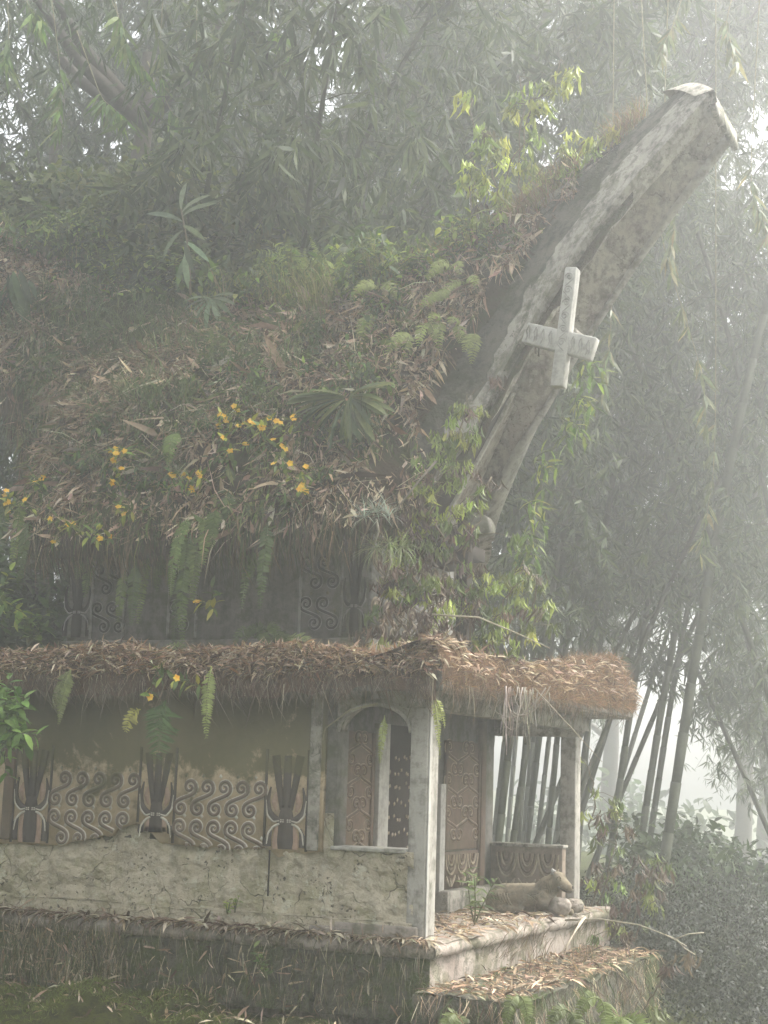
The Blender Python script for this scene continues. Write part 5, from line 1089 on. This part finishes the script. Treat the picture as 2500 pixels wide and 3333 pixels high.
for px, dep in [(-150, 27), (20, 29), (180, 28), (340, 31), (480, 27), (620, 31), (740, 28), (860, 30), (980, 27), (1080, 30), (1200, 28), (1320, 26), (1420, 29), (1520, 28)]:
    bamboo(px, dep, 6 + k % 3, U(0, 6.28), LB, 'bamboo grove behind the roof', U(1.15, 1.35)); k += 1
for px, dep, rot in [(1600, 31, .3), (1700, 33, .1), (1800, 30, .5), (2700, 30, 2.9), (2620, 35, 3.1)]:
    bamboo(px, dep, 6 + k % 3, RIGHTA + rot, LR, 'leaning bamboo beyond the porch', U(1.25, 1.4)); k += 1
for px, dep in [(120, 19.2), (380, 18.8), (620, 18.4), (-40, 19.4), (800, 18.6), (1380, 20), (1450, 24), (1300, 22)]:
    bamboo(px, dep, 11, U(0, 6.28), LB, 'bamboo grove behind the roof', U(.9, 1.05)); k += 1
LC = 'bare thick bamboo culm leaning over the bright misty gap'
for px, dep, rot, sc in [(2050, 26, 0, 1.0), (2085, 27, .1, .9), (2125, 23, .0, 1.25), (1960, 25, .3, .9)]:
    bamboo(px, dep, 5, RIGHTA + rot, LC, 'thick culms at the misty gap', sc)

# thin bamboo branch tips hanging down in front of the grove
def spray(pts, label, group, cols, n=9, L=.24):
    pp = np.array([atdepth(a, b, d) for a, b, d in pts]); k = len(pp); tt = np.linspace(0, k-1, 24); pp = np.stack([np.interp(tt, range(k), pp[:, c]) for c in range(3)], 1)
    for _ in range(4): pp[1:-1] = (pp[:-2] + 2*pp[1:-1] + pp[2:])/4
    e = empty('bamboo_branch', pp[0], label, 'branch', group); MB().tube(pp, np.linspace(.008, .002, 24), 4, (.22, .21, .12)).build('twig', 'stem', e); lf = MB()
    for j in range(n):
        q = pp[int(23 - j*13/n)]; m_ = int(U(4, 8)); a = U(0, 6.28)
        lf.inst(BAM, np.repeat(q[None], m_, 0), nrm(DOWN*.9 + np.array([math.cos(a)*.4, math.sin(a)*.4, 0]) + rv(m_)*.45), nrm(np.array([.3, -.8, .3]) + rv(m_)*.5), L*U(.6, 1.2, m_), pick(cols, m_), U(.9, 1.5, m_))
    lf.build('foliage', 'leaf', e)
PALE = [(.15, .18, .09), (.19, .22, .12), (.12, .15, .07), (.26, .24, .11)]
for pts in ([(2180, -150, 16), (2160, 400, 16), (2200, 700, 16), (2180, 830, 16)], [(2080, -150, 17), (2120, 600, 16.6), (2170, 850, 16.5), (2285, 1200, 16.3), (2300, 1380, 16.3)], [(2260, -150, 16), (2200, 60, 15.5), (2150, 170, 15.2)], [(2420, -150, 16), (2360, 80, 15.5), (2400, 200, 15.2)], [(2480, -150, 17), (2440, 600, 16.8), (2500, 760, 16.7)], [(2000, -150, 19), (1990, 1100, 18.5), (1960, 1300, 18.5)], [(2330, -150, 18), (2330, 1500, 17.5), (2280, 1800, 17.5)]):
    spray(pts, 'long thin bamboo branch tip with pale leaves hanging beside the prow', 'hanging branch tips beside the prow', PALE)
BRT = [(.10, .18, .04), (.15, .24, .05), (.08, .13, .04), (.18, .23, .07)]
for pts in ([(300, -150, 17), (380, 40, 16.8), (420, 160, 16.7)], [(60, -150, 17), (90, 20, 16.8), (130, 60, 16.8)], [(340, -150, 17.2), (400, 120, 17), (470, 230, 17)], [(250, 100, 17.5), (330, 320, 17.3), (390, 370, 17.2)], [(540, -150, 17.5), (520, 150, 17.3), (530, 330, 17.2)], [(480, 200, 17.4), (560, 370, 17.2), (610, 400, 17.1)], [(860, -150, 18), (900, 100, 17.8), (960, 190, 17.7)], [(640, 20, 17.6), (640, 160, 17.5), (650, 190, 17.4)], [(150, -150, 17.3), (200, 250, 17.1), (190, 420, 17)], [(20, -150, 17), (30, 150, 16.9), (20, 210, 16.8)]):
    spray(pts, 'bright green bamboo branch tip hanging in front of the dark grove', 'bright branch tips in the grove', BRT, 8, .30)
# broadleaf shrubs, trees
def bush(p, rad, n, leaf, cols, label, cat='bush', group=None, tpl=OVATE, name='bush', shell=.55):
    p = np.array(p, float); e = empty(name, p, label, cat, group); rad = np.array(rad, float); sm = MB(); lf = MB()
    ns = 14; tips = []
    for k in range(ns):
        d = nrm(rng.normal(size=3)*np.array([1, 1, .5]) + np.array([0, 0, .7])); tip = p + np.array([0, 0, .0]) + d*rad*np.array([1, 1, 1.6])*U(.5, .9); tips.append(tip)
        sm.tube([p, p + (tip-p)*.5 + np.array([0, 0, .1])*rad[2], tip], [.03, .018, .006], 4, (.09, .075, .05))
    nc = n//12
    u = rv(nc); u[:, 2] = u[:, 2]*.9 + .1; rr = U(shell, 1, nc)**.6
    cen = p + np.array([0, 0, rad[2]*.8]) + u*rad*rr[:, None]*(1 + .28*np.array([fnoise(q*1.7 + p) for q in u]))[:, None]
    pp = np.repeat(cen, 12, 0) + rng.normal(0, leaf*.75, (nc*12, 3)); m_ = len(pp); uu = np.repeat(u, 12, 0)
    tone = np.repeat(pick(cols, nc, .25), 12, 0)*(1 + rng.normal(0, .12, (m_, 1)))
    lf.inst(tpl, pp, nrm(uu*.5 + rv(m_)*.7 + DOWN*.35), nrm(uu*.5 + np.array([0, 0, .8]) + rv(m_)*.5), leaf*U(.6, 1.3, m_), np.clip(tone, .005, 1), U(.9, 1.2, m_))
    sm.build('branches', 'stem', e); lf.build('foliage', 'leaf', e); return e
def at_top(px, py, dep, h):      # bush whose top reaches a given picture height at a given distance
    p = atdepth(px, py, dep); return np.array([p[0], p[1], p[2] - h])
for px, py, dep, r, c in [(330, 520, 19.6, 1.1, 0), (480, 590, 18.6, 1.0, 0), (620, 540, 19, 1.2, 0), (800, 600, 18.7, 1.0, 0), (420, 640, 19.3, .8, 1), (700, 720, 18.1, .8, 1), (230, 560, 19.8, .9, 1), (880, 700, 18.4, .8, 0), (1150, 780, 18.2, .7, 1), (560, 760, 17.9, .6, 1), (120, 560, 20, .8, 1)]:
    bush(at_top(px, py, dep, r*1.7), (r, r, r*.9), 1500, .15, [(.11, .145, .04), (.15, .18, .05), (.08, .11, .03)] if c == 0 else DKGREEN + [(.1, .13, .04)], 'leafy broadleaf shrub growing behind the roof saddle', group='broadleaf shrubs behind the roof')
for px, py, dep in ((60, 1760, 18.5), (-80, 1800, 18), (150, 1880, 18.5), (40, 1980, 18)):
    bush(at_top(px, py, dep, 1.6), (1.0, 1.0, .9), 1500, .14, DKGREEN, 'dark shrub filling the gap behind the end of the upper storey', group='dark shrubs behind the upper storey', shell=.2)
e = at_top(1000, 690, 17.6, 1.0); fern(0, 0, [((math.cos(a), math.sin(a)*.6, U(.5, 1.3)), U(.5, .9), .10, 15, 1.1) for a in np.linspace(0, 6.1*5, 60)], 'bright feathery shrub with compound leaves behind the roof saddle', pt=e + np.array([0, 0, .1]), col=(.21, .27, .07), tpl=LANCE, name='feathery_shrub')['category'] = 'shrub'
# dark shrub mass on the slope right of the porch
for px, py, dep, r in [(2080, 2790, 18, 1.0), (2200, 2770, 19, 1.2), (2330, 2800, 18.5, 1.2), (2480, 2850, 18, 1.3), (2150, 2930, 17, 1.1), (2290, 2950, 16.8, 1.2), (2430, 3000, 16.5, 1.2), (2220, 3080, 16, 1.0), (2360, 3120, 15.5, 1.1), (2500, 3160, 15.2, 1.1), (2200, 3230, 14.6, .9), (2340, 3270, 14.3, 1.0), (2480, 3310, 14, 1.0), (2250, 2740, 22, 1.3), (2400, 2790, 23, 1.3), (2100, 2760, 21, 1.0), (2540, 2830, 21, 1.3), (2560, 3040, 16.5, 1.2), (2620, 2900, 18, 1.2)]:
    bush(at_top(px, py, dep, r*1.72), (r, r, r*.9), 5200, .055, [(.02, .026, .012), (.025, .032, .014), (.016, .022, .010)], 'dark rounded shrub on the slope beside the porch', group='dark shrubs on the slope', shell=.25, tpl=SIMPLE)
for px, py, dep, r in [(2150, 2640, 24, .9), (2240, 2660, 26, .8), (2440, 2740, 25, .9), (2330, 2720, 25, .8)]:
    bush(at_top(px, py, dep, r*1.7), (r, r, r*.9), 700, .17, DKGREEN, 'loose shrub standing against the bright mist behind the dark slope', group='shrubs against the mist', shell=.2)
def tree(px, dep, H, lean, rad, label, group=None, crown=True, cols=DKGREEN, base_dz=0, ncl=9, dirx=0):
    p = atdepth(px, 2560, dep); p = np.array([p[0], p[1], tz(p[0], p[1]) - .2 + base_dz]); e = empty('tree', p, label, 'tree', group); n = 12; t_ = np.linspace(0, 1, n)
    rt = np.array([math.cos(YAW), math.sin(YAW), 0]); path = p + t_[:, None]*np.array([0, 0, H]) + rt*(lean*H*t_**1.3)[:, None] + np.cumsum(rng.normal(0, .05, (n, 3)), 0)
    tr = MB().tube(path, rad*(1-.7*t_), 8, (.075, .065, .05)); lf = MB()
    for k in range(ncl):
        i = int(U(4, n-1)); a = U(0, 6.28); d = np.array([math.cos(a), math.sin(a), U(.2, .9)]); L = U(1.2, 3.0); b = np.array([path[i], path[i] + d*L*.5, path[i] + d*L*.8 + np.array([0, 0, .3]), path[i] + d*L + np.array([0, 0, .2])]); tr.tube(b, rad*.4*np.array([1, .7, .4, .15]), 5, (.075, .065, .05))
        if crown:
            m_ = 420; c = b[2] + rng.normal(0, .55, (m_, 3)); lf.inst(BAM, c, nrm(rv(m_)*.7 + DOWN*.8), nrm(rv(m_) + np.array([0, 0, .5])), .3*U(.6, 1.2, m_), pick(cols, m_), U(.9, 1.6, m_))
    tr.build('trunk', 'stem', e, smooth=True)
    if crown: lf.build('crown', 'leaf', e)
tree(240, 20.5, 12, .05, .34, 'thick dark tree trunk standing in the grove behind the roof')
tree(980, 25, 15, .06, .3, 'dark leaning tree trunk against the bright gap in the grove')
tree(60, 24, 13, -.03, .3, 'dark tree trunk at the dense side of the grove')
tree(2400, 52, 18, .01, .36, 'pale misty tree far behind the bamboo gap', ncl=14)
tree(2480, 55, 16, .03, .4, 'faint bare-branched tree fading into the mist', ncl=10)
tree(1980, 60, 14, .0, .4, 'blurred far tree seen between the bamboo culms', ncl=12)
for px, py, dep, r in [(2050, 2600, 60, 3), (2250, 2680, 55, 2.5), (1900, 2620, 58, 3)]:
    bush(at_top(px, py, dep, r*1.7), (r*1.4, r, r), 1200, .5, DKGREEN, 'far hazy tree crown in the valley mist', 'tree crown', 'far hazy crowns', name='far_tree')
# ------------------------------------------------------------------ haze
hz = MB().box((-75, -30, -9.5), (75, 95, 24)).build('haze', ())
m = bpy.data.materials.new('haze'); m.use_nodes = True; t = m.node_tree; t.nodes.clear(); out = t.nodes.new('ShaderNodeOutputMaterial')
pv = t.nodes.new('ShaderNodeVolumePrincipled'); pv.inputs['Color'].default_value = (.93, .945, .93, 1); pv.inputs['Density'].default_value = FOG; pv.inputs['Anisotropy'].default_value = .76
t.links.new(pv.outputs[0], out.inputs['Volume']); hz.data.materials.append(m); tag(hz, kind='stuff')
